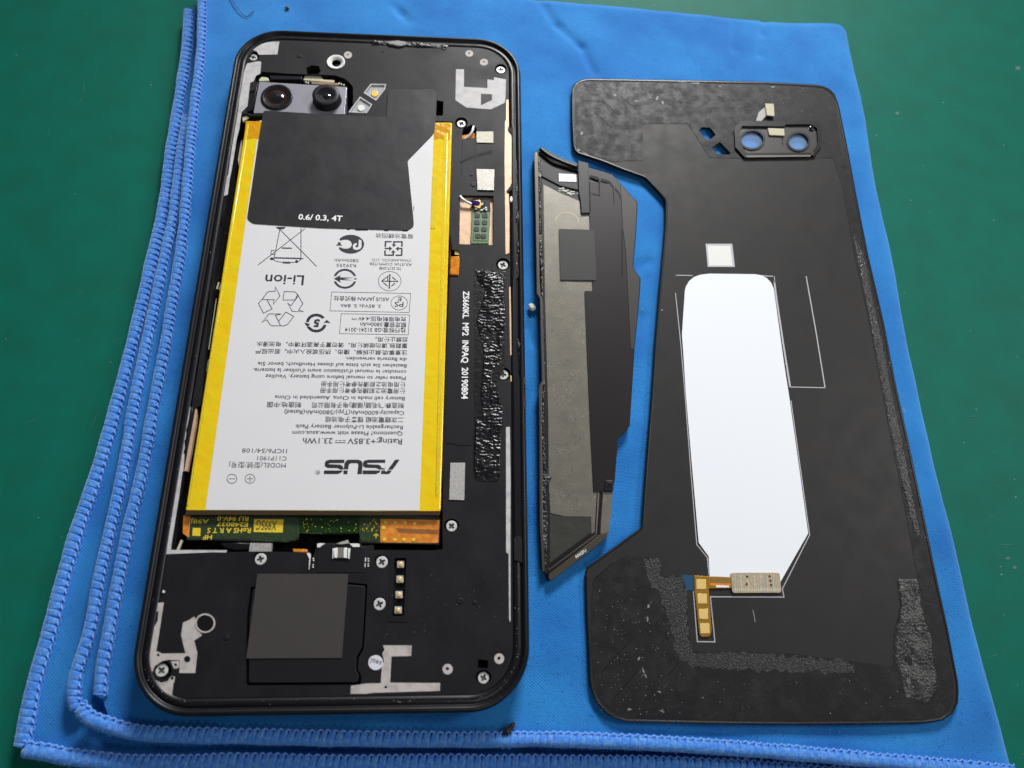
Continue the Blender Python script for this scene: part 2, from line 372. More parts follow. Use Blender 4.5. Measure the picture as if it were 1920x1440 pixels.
def hem(pts, z, w, side, name='hem'):
    """soft overlocked edge roll; w half width in cm, side = +1 if the inner chain stitch is on the right of travel"""
    c = curve(pts, z); L = c.len; pitch = .155; per = 14; n = int(L/pitch*per); K = 14; V = []; F = []
    SV, SF = [], []
    ph = random.random()
    for i in range(n+1):
        t = i/n; p = c(t); d = (c(min(1, t+.002))-c(max(0, t-.002))).normalized(); nn = Vector((d.y, -d.x, 0))*side
        s = i/per+ph+.25*noise.noise(Vector((t*L*.8, z, 3))); fr = s-math.floor(s); k = math.floor(s)
        rnd_ = noise.noise(Vector((k*3.17, z*5, 1.3)))
        prof = (1-abs(2*fr-1)**5)                         # puffy between thread grooves
        wj = w*(1+.10*noise.noise(Vector((t*L*1.7, 7, z)))); taper = min(1, (t*L+.03)/.12, ((1-t)*L+.03)/.12)
        for q in range(K):
            a = 2*math.pi*q/K
            cx, cz = math.cos(a), math.sin(a)
            inner = (cx+1)/2
            amp = .052*(inner**1.05)*(.8+.9*rnd_)+.004
            rr = (1-(amp/.13)*(1-prof)*(.35+.9*inner))
            V.append(p+nn*(cx*wj*rr*taper)+Vector((0, 0, cz*.115*rr*taper))+d*(.05*inner))
    for i in range(n):
        for q in range(K):
            a, b = i*K+q, i*K+(q+1) % K
            F.append((a, b, b+K, a+K) if side > 0 else (a, a+K, b+K, b))
    o = build(name, V, F, M['hem'], cl, smooth=True)
    # chain stitch: small scalloped thread along the inner side
    m = int(L/pitch*8); R = .021; KK = 5
    for i in range(m+1):
        t = i/m; p = c(t); d = (c(min(1, t+.002))-c(max(0, t-.002))).normalized(); nn = Vector((d.y, -d.x, 0))*side
        s = i/8+ph; fr = s-math.floor(s); w_ = w*(1.0+.10*noise.noise(Vector((t*L*1.7, 7, z))))
        cc = p+nn*(w_*.90+.020*math.sin(fr*2*math.pi))+Vector((0, 0, .062+.018*math.cos(fr*2*math.pi)))
        for q in range(KK):
            a = 2*math.pi*q/KK; SV.append(cc+nn*math.cos(a)*R+Vector((0, 0, math.sin(a)*R)))
    for i in range(m):
        for q in range(KK):
            a, b = i*KK+q, i*KK+(q+1) % KK; SF.append((a, b, b+KK, a+KK))
    build('chain_stitch', SV, SF, M['stitch'], o, smooth=True)
    FV, FF = [], []
    for k in range(int(L*110)):
        i = random.randrange(n); q = random.choice((0, 1, 2, 3, 4, 5, 6, 7, K-1))
        b0 = V[i*K+q]; ctr = c(i/n); d = (b0-ctr).normalized(); d = (d+Vector((random.uniform(-1, 1), random.uniform(-1, 1), random.uniform(-.3, .8)))*.7).normalized()
        s_ = Vector((d.y, -d.x, .3)).normalized()*.0032; e_ = b0+d*random.uniform(.02, .06)
        m = len(FV); FV += [b0-s_, b0+s_, e_]; FF.append((m, m+1, m+2))
    build('hem_fuzz', FV, FF, M['hem'], o, kind='stuff')
hem(hem1, -.44, .165, -1); hem(hem2, -.22, .135, -1); hem(hem3, -.005, .135, -1); hem(hemA, .0, .145, -1); hem(hemB, -.34, .155, -1)
# ------------------------------------------------------------------ phone
ph = root('smartphone', (0, 0, 0), 'black smartphone lying open with its back off, battery, screws and boards showing', 'smartphone')
def rrect(d, n=14, R=1.22):
    hx, hy, r = 3.88-d, 8.55-d, max(.15, R-d); out = []
    for cx, cy, a0 in ((hx-r, hy-r, 0), (-hx+r, hy-r, 90), (-hx+r, -hy+r, 180), (hx-r, -hy+r, 270)):
        for i in range(n+1):
            a = math.radians(a0+90*i/n); out.append((cx+r*math.cos(a), cy+r*math.sin(a)))
    return out
prof = [(.22, 0), (.10, .06), (.02, .22), (0, .40), (.015, .55), (.05, .645), (.085, .665), (.12, .655), (.145, .63), (.155, .585), (.185, .58), (.20, .605), (.33, .605), (.335, .55), (.345, .40)]
V = []; F = []
for d, z in prof: V += [Vector((x, y, z)) for x, y in rrect(d)]
n = len(rrect(0))
for k in range(len(prof)-1):
    for i in range(n):
        a, b = k*n+i, k*n+(i+1) % n; F.append((a, b, b+n, a+n))
fr = build('frame', V, F, M['frame'], ph, smooth=True)
slab('bay_floor', [rrect(.2)], .22, .2, M['floor'], ph, px=False)
# buttons and chips on the frame's left
ZP = .60
bay = [(447, 222), (455, 214), (470, 212), (466, 216), (849, 228), (846, 300), (843, 430), (848, 468), (862, 470), (862, 478), (845, 482), (838, 640), (831, 860), (830, 1030), (812, 1032),
       (700, 1031), (700, 1022), (678, 1023), (676, 1018), (596, 1018), (592, 1030), (586, 1048), (580, 1047), (575, 1036), (510, 1034), (495, 1034), (426, 1035), (322, 1034), (330, 960), (345, 880), (366, 765), (377, 760), (386, 640), (398, 540), (413, 440), (432, 330), (437, 262), (446, 240)]
camw = fillet([(478, 140), (488, 134), (540, 138), (600, 140), (628, 141), (648, 148), (662, 162), (662, 200), (652, 216), (462, 214), (468, 172), (478, 168)], 3)
knob = [(574, 127), (584, 122), (598, 124), (601, 133), (598, 139), (576, 139)]
fl1 = [(695, 157), (724, 157.5), (722, 167), (705, 189), (681.5, 174)]
fl2 = [(675, 181), (698, 195.5), (688, 212), (653, 210.5)]
win = [(862.4, 366), (925.5, 367), (925.5, 459.6), (861.4, 457.6)]
slot1 = [(819, 188), (831.5, 190), (830.5, 217), (817.5, 217)]
pins = fillet([(738, 1047), (763, 1046), (757, 1156), (733, 1156)], 4)
slot2 = fillet([(896.5, 1236), (915.5, 1238), (914.5, 1262), (896, 1261)], 2)
spk = fillet([(653, 1092), (689, 1095), (685, 1170), (682, 1217), (672.5, 1233), (671, 1255), (678, 1268), (676, 1284), (461, 1285), (462, 1160), (470, 1100)], 4)
spki = fillet([(653, 1096), (685, 1099), (681, 1170), (678, 1215), (668.5, 1232), (667, 1255), (673, 1268), (671, 1279.5), (466, 1280.5), (467, 1160), (474, 1104)], 4)
scs = [(488.4, 1048.3, 11, 13.5), (716, 1054, 11, 14), (711.5, 1132.8, 11.3, 13.5), (846.6, 986.5, 10.3, 14), (943, 497, 9.8, 13), (943.5, 702.5, 10, 14), (303, 1257, 12, 19), (906.5, 1271, 10.8, 15), (865, 232, 8.5, 12), (939, 131, 8.5, 11), (475, 107.5, 8, 11)]
holes = [bay, camw, knob, fl1, fl2, win, slot1, pins, slot2, spk]
wires = fillet([(866, 253), (868, 241), (886, 233), (894, 240), (891, 258), (867, 262)], 2); holes.append(wires); holes.append(ell(630, 117, 16, 13.4, 26)); holes[8] = fillet([(896.5, 1236), (915.5, 1238), (914.8, 1253), (896.3, 1252.5)], 2)
def topx(p): # world -> pixel
    q = RM.transposed() @ (Vector(p)-CAM); return (960+FPX*q.x/-q.z, 720-FPX*q.y/-q.z)
cuts = []
for (u, v, r, R) in scs:
    if v > 1250 or v < 140:
        w = P(u, v, ZP); m_ = .37; pts = []
        for a, b in ell(u, v-1.5, R, R*.9, 22):
            q = P(a, b, ZP); q.x = max(-3.88+m_, min(3.88-m_, q.x)); q.y = max(-8.55+m_, min(8.55-m_, q.y))
            hx, hy, rr = 3.88-m_, 8.55-m_, 1.22-m_
            cx, cy = max(-hx+rr, min(hx-rr, q.x)), max(-hy+rr, min(hy-rr, q.y)); d = Vector((q.x-cx, q.y-cy))
            if (abs(q.x) > hx-rr and abs(q.y) > hy-rr) and d.length > rr: d = d.normalized()*rr; q.x, q.y = cx+d.x, cy+d.y
            pts.append(topx((q.x, q.y, ZP)))
        cuts.append(pts); continue
    cuts.append(ell(u, v-1.5, R, R*.9, 22))
ds = [ell(915.7, 532.5, 5.5, 5, 14), ell(913.7, 866, 4.5, 4, 14)]
inner = [tuple(x) for x in rrect(.345)]
ipx = [topx((x, y, ZP)) for x, y in rrect(.345)]
# screws 906 and slot merge: drop slot hole overlap
pl = slab('back_plate', [ipx]+holes+cuts+ds, ZP, .16, M['plate'], ph)
slab('speaker_cover', spki, ZP+.012, .15, M['plate2'], ph, bevel=.012)
# pits under the screw cuts
for (u, v, r, R) in scs: slab('screw_well', ell(u, v-1.5, R+1.5, R, 16), ZP-.12, .02, M['hole'], ph)
for (u, v) in ((915.7, 532.5), (913.7, 866)): slab('boss_hole', ell(u, v, 6, 5.5, 14), ZP-.13, .02, M['hole'], ph)
# screws : head with recessed cross
def make_screw():
    R = .13; n = 28; V = []; F = []; mi = []
    a, b = .028, .078
    cross = [(a, a), (b, a*.8), (b, -a*.8), (a, -a), (a*.8, -b), (-a*.8, -b), (-a, -a), (-b, -a*.8), (-b, a*.8), (-a, a), (-a*.8, b), (a*.8, b)]
    outer = [(R*.9*math.cos(2*math.pi*i/n), R*.9*math.sin(2*math.pi*i/n)) for i in range(n)]
    v, f = slabvf([outer, cross], .045, .0, px=False); V += v; F += f; mi += [0]*len(f)
    k = len(V)
    for z, rr in ((.045, .9), (.03, 1), (0, 1)): V += [Vector((R*rr*math.cos(2*math.pi*i/n), R*rr*math.sin(2*math.pi*i/n), z)) for i in range(n)]
    for s in range(2):
        for i in range(n):
            p, q = k+s*n+i, k+s*n+(i+1) % n; F.append((p, p+n, q+n, q)); mi.append(0)
    k = len(V); m = len(cross)
    for z, sc in ((.045, 1), (.012, .75)): V += [Vector((x*sc, y*sc, z)) for x, y in cross]
    for i in range(m): p, q = k+i, k+(i+1) % m; F.append((p, q, q+m, p+m)); mi.append(1)
    F.append(tuple(range(k+m, k+2*m))); mi.append(1)
    me = bpy.data.meshes.new('screw'); me.from_pydata(V, [], F); me.materials.append(M['screw']); me.materials.append(M['scross']); me.polygons.foreach_set('material_index', mi); me.update()
    return me
sme = make_screw()
for i, (u, v, r, R) in enumerate(scs):
    zz = ZP-.03 if i < 4 else ZP-.09
    o = bpy.data.objects.new('screw', sme); C.objects.link(o); o.parent = ph
    w = P(u, v, zz+.04); w.z = zz; o.location = w; o.rotation_euler = (0, 0, random.uniform(0, 1.5)); s = pxr(u, v, zz, r)/.13; o.scale = (s, s, 1)
# -- bare metal traces
ZT = ZP+.004
def tr(name, loops, m='metal', z=ZT, h=.003, **k): return slab(name, loops, z, h, M[m], ph, **k)
tr('metal_trace', [(473, 93), (487, 83.5), (500, 79.5), (512, 78), (524, 78), (520, 102), (498, 102.5), (485, 102.5), (482, 97)], 'metalg')
tr('metal_trace', [(483, 115), (490, 115.5), (488, 138), (480, 142), (476, 152), (469, 155), (467, 172), (464, 199), (453, 210), (449, 240), (444, 260), (435, 315), (431, 335), (427, 365), (417.5, 368),
    (422.5, 335), (428, 327), (434.5, 280), (441, 240), (447.5, 200), (450, 173), (454, 147), (459, 130), (463, 119)], 'metalg')
tr('metal_trace', [[(855, 129.7), (870, 130), (870, 163), (914, 165), (914, 149), (926, 150), (926.7, 144.7), (949, 149), (948, 180), (946.7, 192.5), (920, 205), (875, 201.7), (854, 187.5)],
    [(901.7, 175.8), (922.5, 176.7), (922.5, 187.5), (901.7, 197.5)]], 'metalg')
tr('metal_trace', [(351.7, 763), (357, 763), (356, 775), (351, 800), (348, 822), (346, 850), (344, 883), (342, 886), (336, 930), (321, 1023), (321, 1031), (426, 1031.5), (424, 1036), (400, 1035.5), (312, 1039), (314, 1020), (320, 965), (330, 905), (332, 878), (340, 833)], 'metalg')
slab('tan_spacer', [(362, 761), (369, 767), (367, 795), (358, 846), (351, 883), (344, 883), (351, 830), (357, 795)], ZP-.02, .1, M['tan'], ph)
slab('glue_bead', [(357, 763), (361, 764), (358, 790), (355, 810), (353, 830), (350, 845), (346, 851), (344, 847), (347, 838), (346, 826), (350, 818), (349, 805), (353, 795), (355, 780)], ZP+.02, .03, M['resin'], ph, bevel=.008)
def c4(x, y): return (230+x/5.144, 1080+y/5.144)
A = [(330, 258), (397, 256), (360, 500), (325, 722), (380, 748), (605, 745), (563, 570), (582, 448), (640, 425), (690, 390), (715, 430), (740, 530), (765, 572), (725, 600), (690, 622), (720, 745), (700, 936), (545, 935), (553, 812), (440, 808),
     (380, 822), (310, 870), (285, 930), (310, 1000), (370, 1028), (430, 1015), (470, 965), (505, 970), (500, 1010), (488, 1040), (475, 1157), (420, 1145), (370, 1125), (310, 1070), (272, 1000), (258, 900), (262, 820), (250, 740), (265, 590), (300, 500), (338, 430), (345, 340), (318, 345)]
tr('metal_trace', [[c4(*p) for p in A]]+[[c4(342+14*math.cos(t*.7), 762+14*math.sin(t*.7)) for t in range(9)], [c4(622+32*math.cos(t*.52), 802+32*math.sin(t*.52)) for t in range(12)]], 'metal')
tr('metal_trace', [[c4(465, 822), c4(545, 818), c4(547, 880), c4(515, 895), c4(490, 890)], [c4(510+14*math.cos(t*.7), 856+14*math.sin(t*.7)) for t in range(9)]], 'metal')
for (x, y, r) in ((622, 802, 33), (342, 762, 15), (510, 856, 15)): tr('boss_hole', [c4(x+r*math.cos(t*.4), y+r*math.sin(t*.4)) for t in range(16)], 'hole', ZT-.003, .001)
tr('boss_hole', [c4(478+15*math.cos(t*.4), 985+15*math.sin(t*.4)) for t in range(16)], 'hole', ZT+.003, .001)
rc = c4(795, 455)
tr('contact_ring', [ell(*rc, 19, 18.3, 30), ell(*rc, 16, 15.3, 30)], 'metal', ZT+.012, .012)
tr('boss_hole', ell(*rc, 16, 15.3, 30), 'hole', ZT+.003, .001)
tr('metal_trace', [[(718, 1210), (772, 1210), (771, 1230), (734, 1230.7), (731.5, 1280), (825.4, 1280.6), (824.8, 1295.4), (700, 1299), (686, 1301), (657, 1301), (658, 1286), (686, 1281.5), (714, 1281), (716, 1250), (720, 1240), (717, 1225), (721, 1218)], ell(723.3, 1288.4, 2.8, 2.6, 12)])
for (u, v, rx, ry, hx) in ((839.4, 1254.6, 9.6, 10, 3.2), (936, 1235, 9.3, 10, 3.2), (652.5, 103, 7.6, 6.6, 1.7), (880, 100.3, 7.4, 6, 1.8), (907.5, 116.5, 7.6, 6.2, 1.8)):
    tr('contact_ring', [ell(u, v, rx, ry, 24), ell(u-.5, v-.8, hx, hx, 12)], 'metal')
    tr('boss_hole', ell(u-.5, v-.8, hx, hx, 12), 'hole', ZT-.002, .001)
# microphone funnel
V = []; F = []; cc = P(630, 117, ZP); r0 = pxr(630, 117, ZP, 16.5)
for k, (r, z) in enumerate(((r0*1.04, 0), (r0*1.04, .02), (r0*.95, .025), (r0*.50, -.035), (r0*.46, -.10))):
    V += [Vector((cc.x+r*math.cos(2*math.pi*i/30), cc.y+r*math.sin(2*math.pi*i/30), ZP+z+.002)) for i in range(30)]
for k in range(4):
    for i in range(30): a, b = k*30+i, k*30+(i+1) % 30; F.append((a, b, b+30, a+30))
F.append(tuple(range(120, 150))[::-1])
build('mic_funnel', V, F, [M['paper'], M['hole']], ph, smooth=True, midx=[0]*90+[1]*31)
for (u, v, r) in ((561, 103.5, 4.5), (718, 96, 2), (833, 90, 4), (888, 345, 5.5), (862.5, 1127, 7), (890, 1130, 4), (424, 1196, 5.5), (884, 327, 3)):
    slab('alignment_dimple', ell(u, v, r, r*.85, 12), ZP+.014, .014, M['plate2'], ph, bevel=.01)
# -- camera module
cm = slab('camera_module', fillet([(486, 153), (650.5, 163), (646, 214.5), (475, 212)], 2), ZP-.06, .3, M['plate_s'], ph, bevel=.01)
def revolve(name, u, v, zb, prof, mats, parent, n=40, mi=None, tilt=(0, 0)):
    c = P(u, v, zb); V = []; F = []; m_ = []
    for r, z in prof: V += [Vector((c.x+r*math.cos(2*math.pi*i/n)+tilt[0]*z, c.y+r*math.sin(2*math.pi*i/n)+tilt[1]*z, zb+z)) for i in range(n)]
    for k in range(len(prof)-1):
        for i in range(n): a, b = k*n+i, k*n+(i+1) % n; F.append((a, b, b+n, a+n)); m_.append(mi[k] if mi else 0)
    F.append(tuple(range((len(prof)-1)*n, len(prof)*n))); m_.append(mi[-1] if mi else 0)
    return build(name, V, F, mats, parent, smooth=True, midx=m_)
zc = ZP-.06
sx_ = pxr(520, 182, zc, 1)
l1 = revolve('camera_lens', 520, 184, zc-.02, [(30*sx_, 0), (30*sx_, .05), (28*sx_, .06), (25*sx_, .055), (22*sx_, .034), (15*sx_, .03), (9*sx_, .045)], [M['frame'], M['glassy'], M['lensin']], cm, mi=[0, 0, 0, 1, 2, 1, 1])
revolve('lens_glass', 520, 182, zc+.018, [(12*sx_, 0), (9*sx_, .02), (5*sx_, .03), (.5*sx_, .033)], [M['glassy']], l1, n=24)
l2 = revolve('camera_lens', 614, 189, zc-.02, [(27.5*sx_, 0), (27.5*sx_, .02), (26*sx_, .03), (25.5*sx_, .22), (24*sx_, .235), (17*sx_, .235), (9*sx_, .20)], [M['frame'], M['plate2'], M['glassy']], cm, mi=[0, 0, 1, 1, 1, 2, 2])
revolve('lens_glass', 613, 180.5, zc+.19, [(8*sx_, 0), (6*sx_, .02), (3*sx_, .03), (.5*sx_, .033)], [M['glassy']], l2, n=24)
slab('camera_bracket', fillet([(570, 146), (573, 139), (598, 139), (606, 149), (627, 150), (626, 155), (568, 150)], 2), ZP-.06, .05, M['beige'], ph, bevel=.01)
slab('camera_bracket', fillet([(485, 150), (490, 144), (502, 145), (505, 151), (486, 152)], 2), ZP-.05, .05, M['creamp'], ph, bevel=.01)
slab('copper_contact', [(583, 152.5), (636, 156), (635, 160), (585, 157.5)], ZP-.05, .03, M['tand'], ph)
for (a, b) in ((574, 154), (578, 155), (636, 156), (640, 157.5), (645, 159), (476, 178), (474, 192), (467, 205)):
    slab('solder_dot', ell(a, b, 1.4, 1.8, 8), ZP-.045, .02, M['creamp'], ph)
slab('camera_side_rail', [(470, 153), (484, 153), (474, 206), (464, 205)], ZP-.03, .2, M['frame'], ph, bevel=.01)
slab('cable_clip', [(454, 219), (462, 216), (466, 219), (458, 226), (455, 228)], ZP-.05, .05, M['beige'], ph, bevel=.01)
slab('camera_side_rail', fillet([(505, 141), (566, 143), (566, 149), (507, 149)], 2), ZP-.02, .2, M['frame'], ph, bevel=.01)
for q, (u, v) in ((fl1, (702.5, 175)), (fl2, (677, 202))):
    f_ = slab('flash_window', q, ZP-.03, .06, M['flash'], ph)
    cu, cv = sum(p[0] for p in q)/len(q), sum(p[1] for p in q)/len(q)
    rim = [(cu+(a-cu)*.86, cv+(b-cv)*.86) for a, b in q]
    slab('flash_frame', [q, rim], ZP+.01, .04, M['metalg'], f_)
    slab('flash_led', ell(u, v, 6.5, 6, 18), ZP+.0, .02, M['led'] if u > 690 else M['paper'], f_, bevel=.01)
# -- battery
ZB = .62
batt = fillet([(461, 226), (848, 229), (826, 963), (346, 963)], [3, 3, 10, 10])
bt = slab('battery', batt, ZB, .38, M['yellow'], ph, bevel=.055)
bd = slab('label', fillet([(487, 226), (814, 228), (786.3, 957), (385, 956)], 0), ZB+.004, .003, M['label'], bt)
# yellow tape extras
slab('tape_glint_ridge', [(463, 232), (467, 232), (353, 948), (349.5, 948)], ZB+.012, .03, M['yellow3'], bt, bevel=.012)  # raised glossy strips, shaped to give the tape edges their highlight lines
slab('tape_glint_ridge', [(832, 250), (840, 250), (821, 930), (816.5, 930)], ZB+.010, .02, M['yellow3'], bt, bevel=.015)
slab('tape_patch', [(811, 329), (822, 330), (816, 429), (806.5, 428)], ZB+.007, .003, M['yellow3'], bt)
slab('tape_patch', fillet([(461, 227), (497, 228), (488, 262), (478, 258), (458, 262)], 2), ZB+.006, .004, M['yellow2'], bt)
slab('tape_patch', fillet([(815, 231), (845, 232), (843, 262), (832, 264), (826, 258), (813.5, 262)], 2), ZB+.006, .004, M['yellow2'], bt)
slab('bay_wall_reflection', [(850, 260), (852, 260), (836, 870), (833.5, 1015), (829, 1015), (830, 870)], ZB-.12, .1, M['red'], bt)  # reddish reflection on the bay wall, built as a coloured strip
# added dark slabs standing in for the battery's lower side face + circuit strip
zs = .50
ps = slab('circuit_strip', [(346, 967), (450, 966.5), (560, 967), (640, 967), (700, 968), (822, 971), (822, 1020), (730, 1018), (676, 1016), (673, 1001), (622, 1002), (561, 1000), (559, 1012), (540, 1016.5), (470, 1013), (400, 1011), (352, 1012), (347, 1005)], zs, .14, M['pcb'], bt, bevel=.03)
slab('battery_end_face', [(349, 956), (384, 956.4), (825, 958), (824.5, 966), (347, 965.5)], ZB+.009, .012, mat('amber_black', (.045, .028, .012), .2, coat=.6), bt, bevel=.004)
slab('battery_end_face', [(350, 960), (825, 961.5), (822, 971), (700, 970), (560, 968.5), (350, 967)], zs+.035, .1, M['frame'], bt, bevel=.03)
ofx = slab('flex_end', fillet([(713.5, 973), (824, 975), (822, 1018), (713, 1017)], 2), zs+.008, .01, M['orange'], bt)
slab('flex_end', fillet([(344, 966), (357, 967), (354, 1008), (342, 1000)], 2), zs+.006, .02, M['orange'], bt, bevel=.01)
for a, b in ((722, 979), (740, 979.5), (759, 980), (777, 981), (720, 1012), (740, 1012), (757, 1012), (775, 1012), (719, 990)):
    slab('solder_pad', ell(a, b, 3.6, 3.2, 10), zs+.02, .012, M['pcby'], ofx, bevel=.008)
slab('legend_block', [(476.5, 973.5), (531.5, 974), (530, 998.5), (475.5, 997.5)], zs+.006, .004, M['pcby'], ps)
slab('legend_block', [(361.5, 989.5), (376, 990), (375.5, 1005), (360.5, 1004.5)], zs+.006, .004, M['pcby'], ps)
slab('clear_tape', [(346, 964), (560, 965), (561, 1003), (540, 1017), (400, 1013), (350, 1013)], zs+.022, .004, M['tapec'], ps)
slab('clear_tape', [(674, 968), (826, 970), (824, 1021), (674, 1018)], zs+.032, .004, M['tapec'], ps)
def T(fl, body, x0, y0, x1, y1, h, z, bold=0.): fl.text(body, (x0, y0), (x1, y1), (0, h), z, bold)
ft = Flat(); z = zs+.016
def TL(mat_, par, *a):
    f = Flat(); T(f, *a); f.make('text_line', mat_, par)
TL(M['pcby'], ps, 'A98J', 392, 973.5, 359, 974, 8, z, .012); TL(M['pcby'], ps, 'RU 94V-0', 466.5, 968.2, 408, 967.6, 9, z, .02); TL(M['pcby'], ps, 'E248037', 465.5, 980, 407, 979, 7.5, z, .02)
TL(M['pcby'], ps, 'RoHS A R T S', 471, 990, 389, 990, 9.5, z, .02); TL(M['pcby'], ps, 'HF', 398, 1003, 381, 1003, 8.5, z, .02)
ft.stroke([(705, 1009), (705, 1001)], 1.6, z); ft.stroke([(700.5, 1005), (705, 1000.5), (709.5, 1005)], 1.6, z)
for i in range(70):
    a, b = random.choice((random.uniform(562, 672), random.uniform(676, 711))), random.uniform(973, 998); r = random.uniform(.4, 1.1)
    ft.poly([(a-r, b-r), (a+r, b-r*.6), (a+r*.8, b+r), (a-r, b+r*.7)], z)
ft.make('solder_specks', M['pcby'], ps)['kind'] = 'stuff'
ft = Flat(); TL(M['ink'], ps, 'X995G', 520, 976.5, 482, 975.5, 18, zs+.012, .0)
for k in range(4): ft.stroke([(742+k*2, 991+k*2.3), (822, 994+k*2.2)], .8, zs+.016)
ft.make('flex_track', M['ink'], ps)
# lettering of the label (printed upside down to the camera)
L = Flat(); z = ZB+.0065
INK = M['ink']
def U(body, x0, y0, x1, y1, h, bold=.009):
    f = Flat(); f.text(body, (x0, y0), (x1, y1), (0, h), z, bold); f.make('text_line', INK, bt)
def sym():
    global L
    if L.V: L.make('printed_symbol', INK, bt)
    L = Flat()
U('Rating:+3.85V', 754, 823, 652, 822, 10.5); U('23.1Wh', 624, 821.5, 568.5, 821, 10.5)
L.stroke([(648, 830), (628, 829.7)], 1.5, z)
for k in range(3): L.stroke([(648-k*7.2, 826), (643-k*7.2, 826)], 1.4, z)
U('Questions? Please visit www.asus.com', 755, 809.5, 548.5, 808, 7.6); U('Rechargeable Li-Polymer Battery Pack', 755.5, 798, 554, 796, 7.4)
U('二次鋰電池組 锂离子电池组', 757, 782.5, 610, 781.5, 9); U('Capacity:6000mAh(Typ)/5800mAh(Rated)', 758, 771, 533.5, 768.5, 7.6)
U('制造商:飞毛腿(福建)电子有限公司', 757.5, 755.5, 585.5, 754.5, 9); U('制造地:中国', 565.5, 754.2, 501.5, 753.5, 9)
U('Battery cell made in China', 759, 744.2, 625, 742.6, 7); U('Assembled in China', 619, 742.6, 515.5, 741.4, 7)
U('使用電池之前請先參考使用手冊', 760, 728.5, 600.5, 727, 8.6); U('使用电池之前请先参考使用手册', 760.5, 716.6, 602, 715.3, 8.4)
U('Please refer to manual before using battery. Veuillez', 761, 706, 498, 702, 6.9); U("consulter le manuel d'utilisation avant d'utiliser la batterie.", 762, 694.3, 475, 690.2, 6.9)
U('Beziehen Sie sich bitte auf dieses Handbuch, bevor Sie', 762.5, 682.8, 483.5, 678.6, 6.7); U('die Batterie verwenden.', 763, 670.7, 647.8, 669, 6.7)
U('注意事项:禁止拆解、撞击、挤压或投入火中。若出现严', 763.7, 656.8, 479.5, 654, 7.9); U('重鼓胀,请勿继续使用。请勿置于高温环境中。电池浸水', 764, 644.2, 481.5, 640.3, 7.9)
U('后禁止使用。', 765, 632, 703.7, 631.7, 8.2)
U('执行标准:GB 31241-2014', 761, 615.5, 647.3, 614.3, 7.4); U('额定容量:5800mAh', 762, 605.4, 675.6, 604.4, 7.1); U('充电限制电压:4.4V', 762.2, 594.2, 671.5, 593.4, 7.6)
sym()
L.stroke([(669, 599), (659, 598.9)], 1, z)
for k in range(3): L.stroke([(669-k*3.7, 596.5), (667-k*3.7, 596.5)], 1, z)
U('ASUS JAPAN', 730.2, 558.2, 671, 557, 6.6); U('株式会社', 668, 555.8, 626, 554.8, 8); U('3. 85Vdc 5. 8Ah', 714.3, 571.2, 639, 570, 6)
sym()
def box(c, w=.9): L.stroke(c, w, z, True)
box([(639.8, 588.2), (767.9, 590.5), (765.6, 627.7), (636.5, 625.4)]); box([(621.9, 547.3), (770, 550.2), (767.2, 585.8), (618.8, 582.7)])
sym()
L.stroke(ell(748.6, 567.9, 15.3, 13.2, 40), .9, z, True); U('PS', 756.8, 566.5, 739.8, 566, 9, .008); U('E', 753, 557.8, 746.2, 557.6, 7.2, .008)
sym()
L.stroke(ell(730.7, 527.1, 21.2, 18.2, 44), .9, z, True)
L.stroke([(731, 515.5), (730, 539.5)], 2.2, z)
for p in ([(716, 527), (745, 527.5)], [(716.5, 526.5), (727.5, 517.5), (727, 526)], [(735, 519), (742, 525)], [(719, 530), (727, 536.5)], [(734, 536.5), (741, 530.5)]): L.stroke(p, 1.9, z)
for p in ((731, 515.5), (730, 539.5), (717, 527), (745, 527.3)): L.poly(ell(*p, 1.8, 1.6, 10), z+.0004)
U('TIS 2217-2548', 752.6, 501.2, 711.3, 500.5, 5, .008); U('ASUSTeK COMPUTER', 772.3, 493.8, 692.8, 492, 5, .0); U('(THAILAND)CO., LTD.', 771.5, 486.2, 696, 485, 4.6, .0)
sym()
# four inward arrows in a square of brackets
def q4(x, y): return (600+x/9.6, 400+y/9.6)
for p in ([(1175, 605), (1180, 510), (1290, 510)], [(1330, 560), (1330, 512), (1475, 512), (1475, 600)], [(1475, 635), (1468, 755), (1358, 755)], [(1318, 700), (1318, 752), (1170, 752), (1172, 665)], [(1480, 632), (1400, 632)], [(1165, 632), (1245, 632)]):
    L.stroke([q4(*a) for a in p], 3, z)
for t in ([(1330, 605), (1290, 560), (1372, 560)], [(1300, 632), (1245, 590), (1245, 680)], [(1360, 635), (1415, 595), (1412, 680)], [(1318, 660), (1278, 705), (1362, 705)]): L.poly([q4(*a) for a in t], z+.0004)
U('廢電池請回收', 775.3, 439.2, 704.5, 437.4, 7.6, .0)
U('5800mAh', 672.5, 486, 627.5, 485, 5.8, .0); U('R39255', 668, 495.2, 631, 494.6, 5.8, .0)
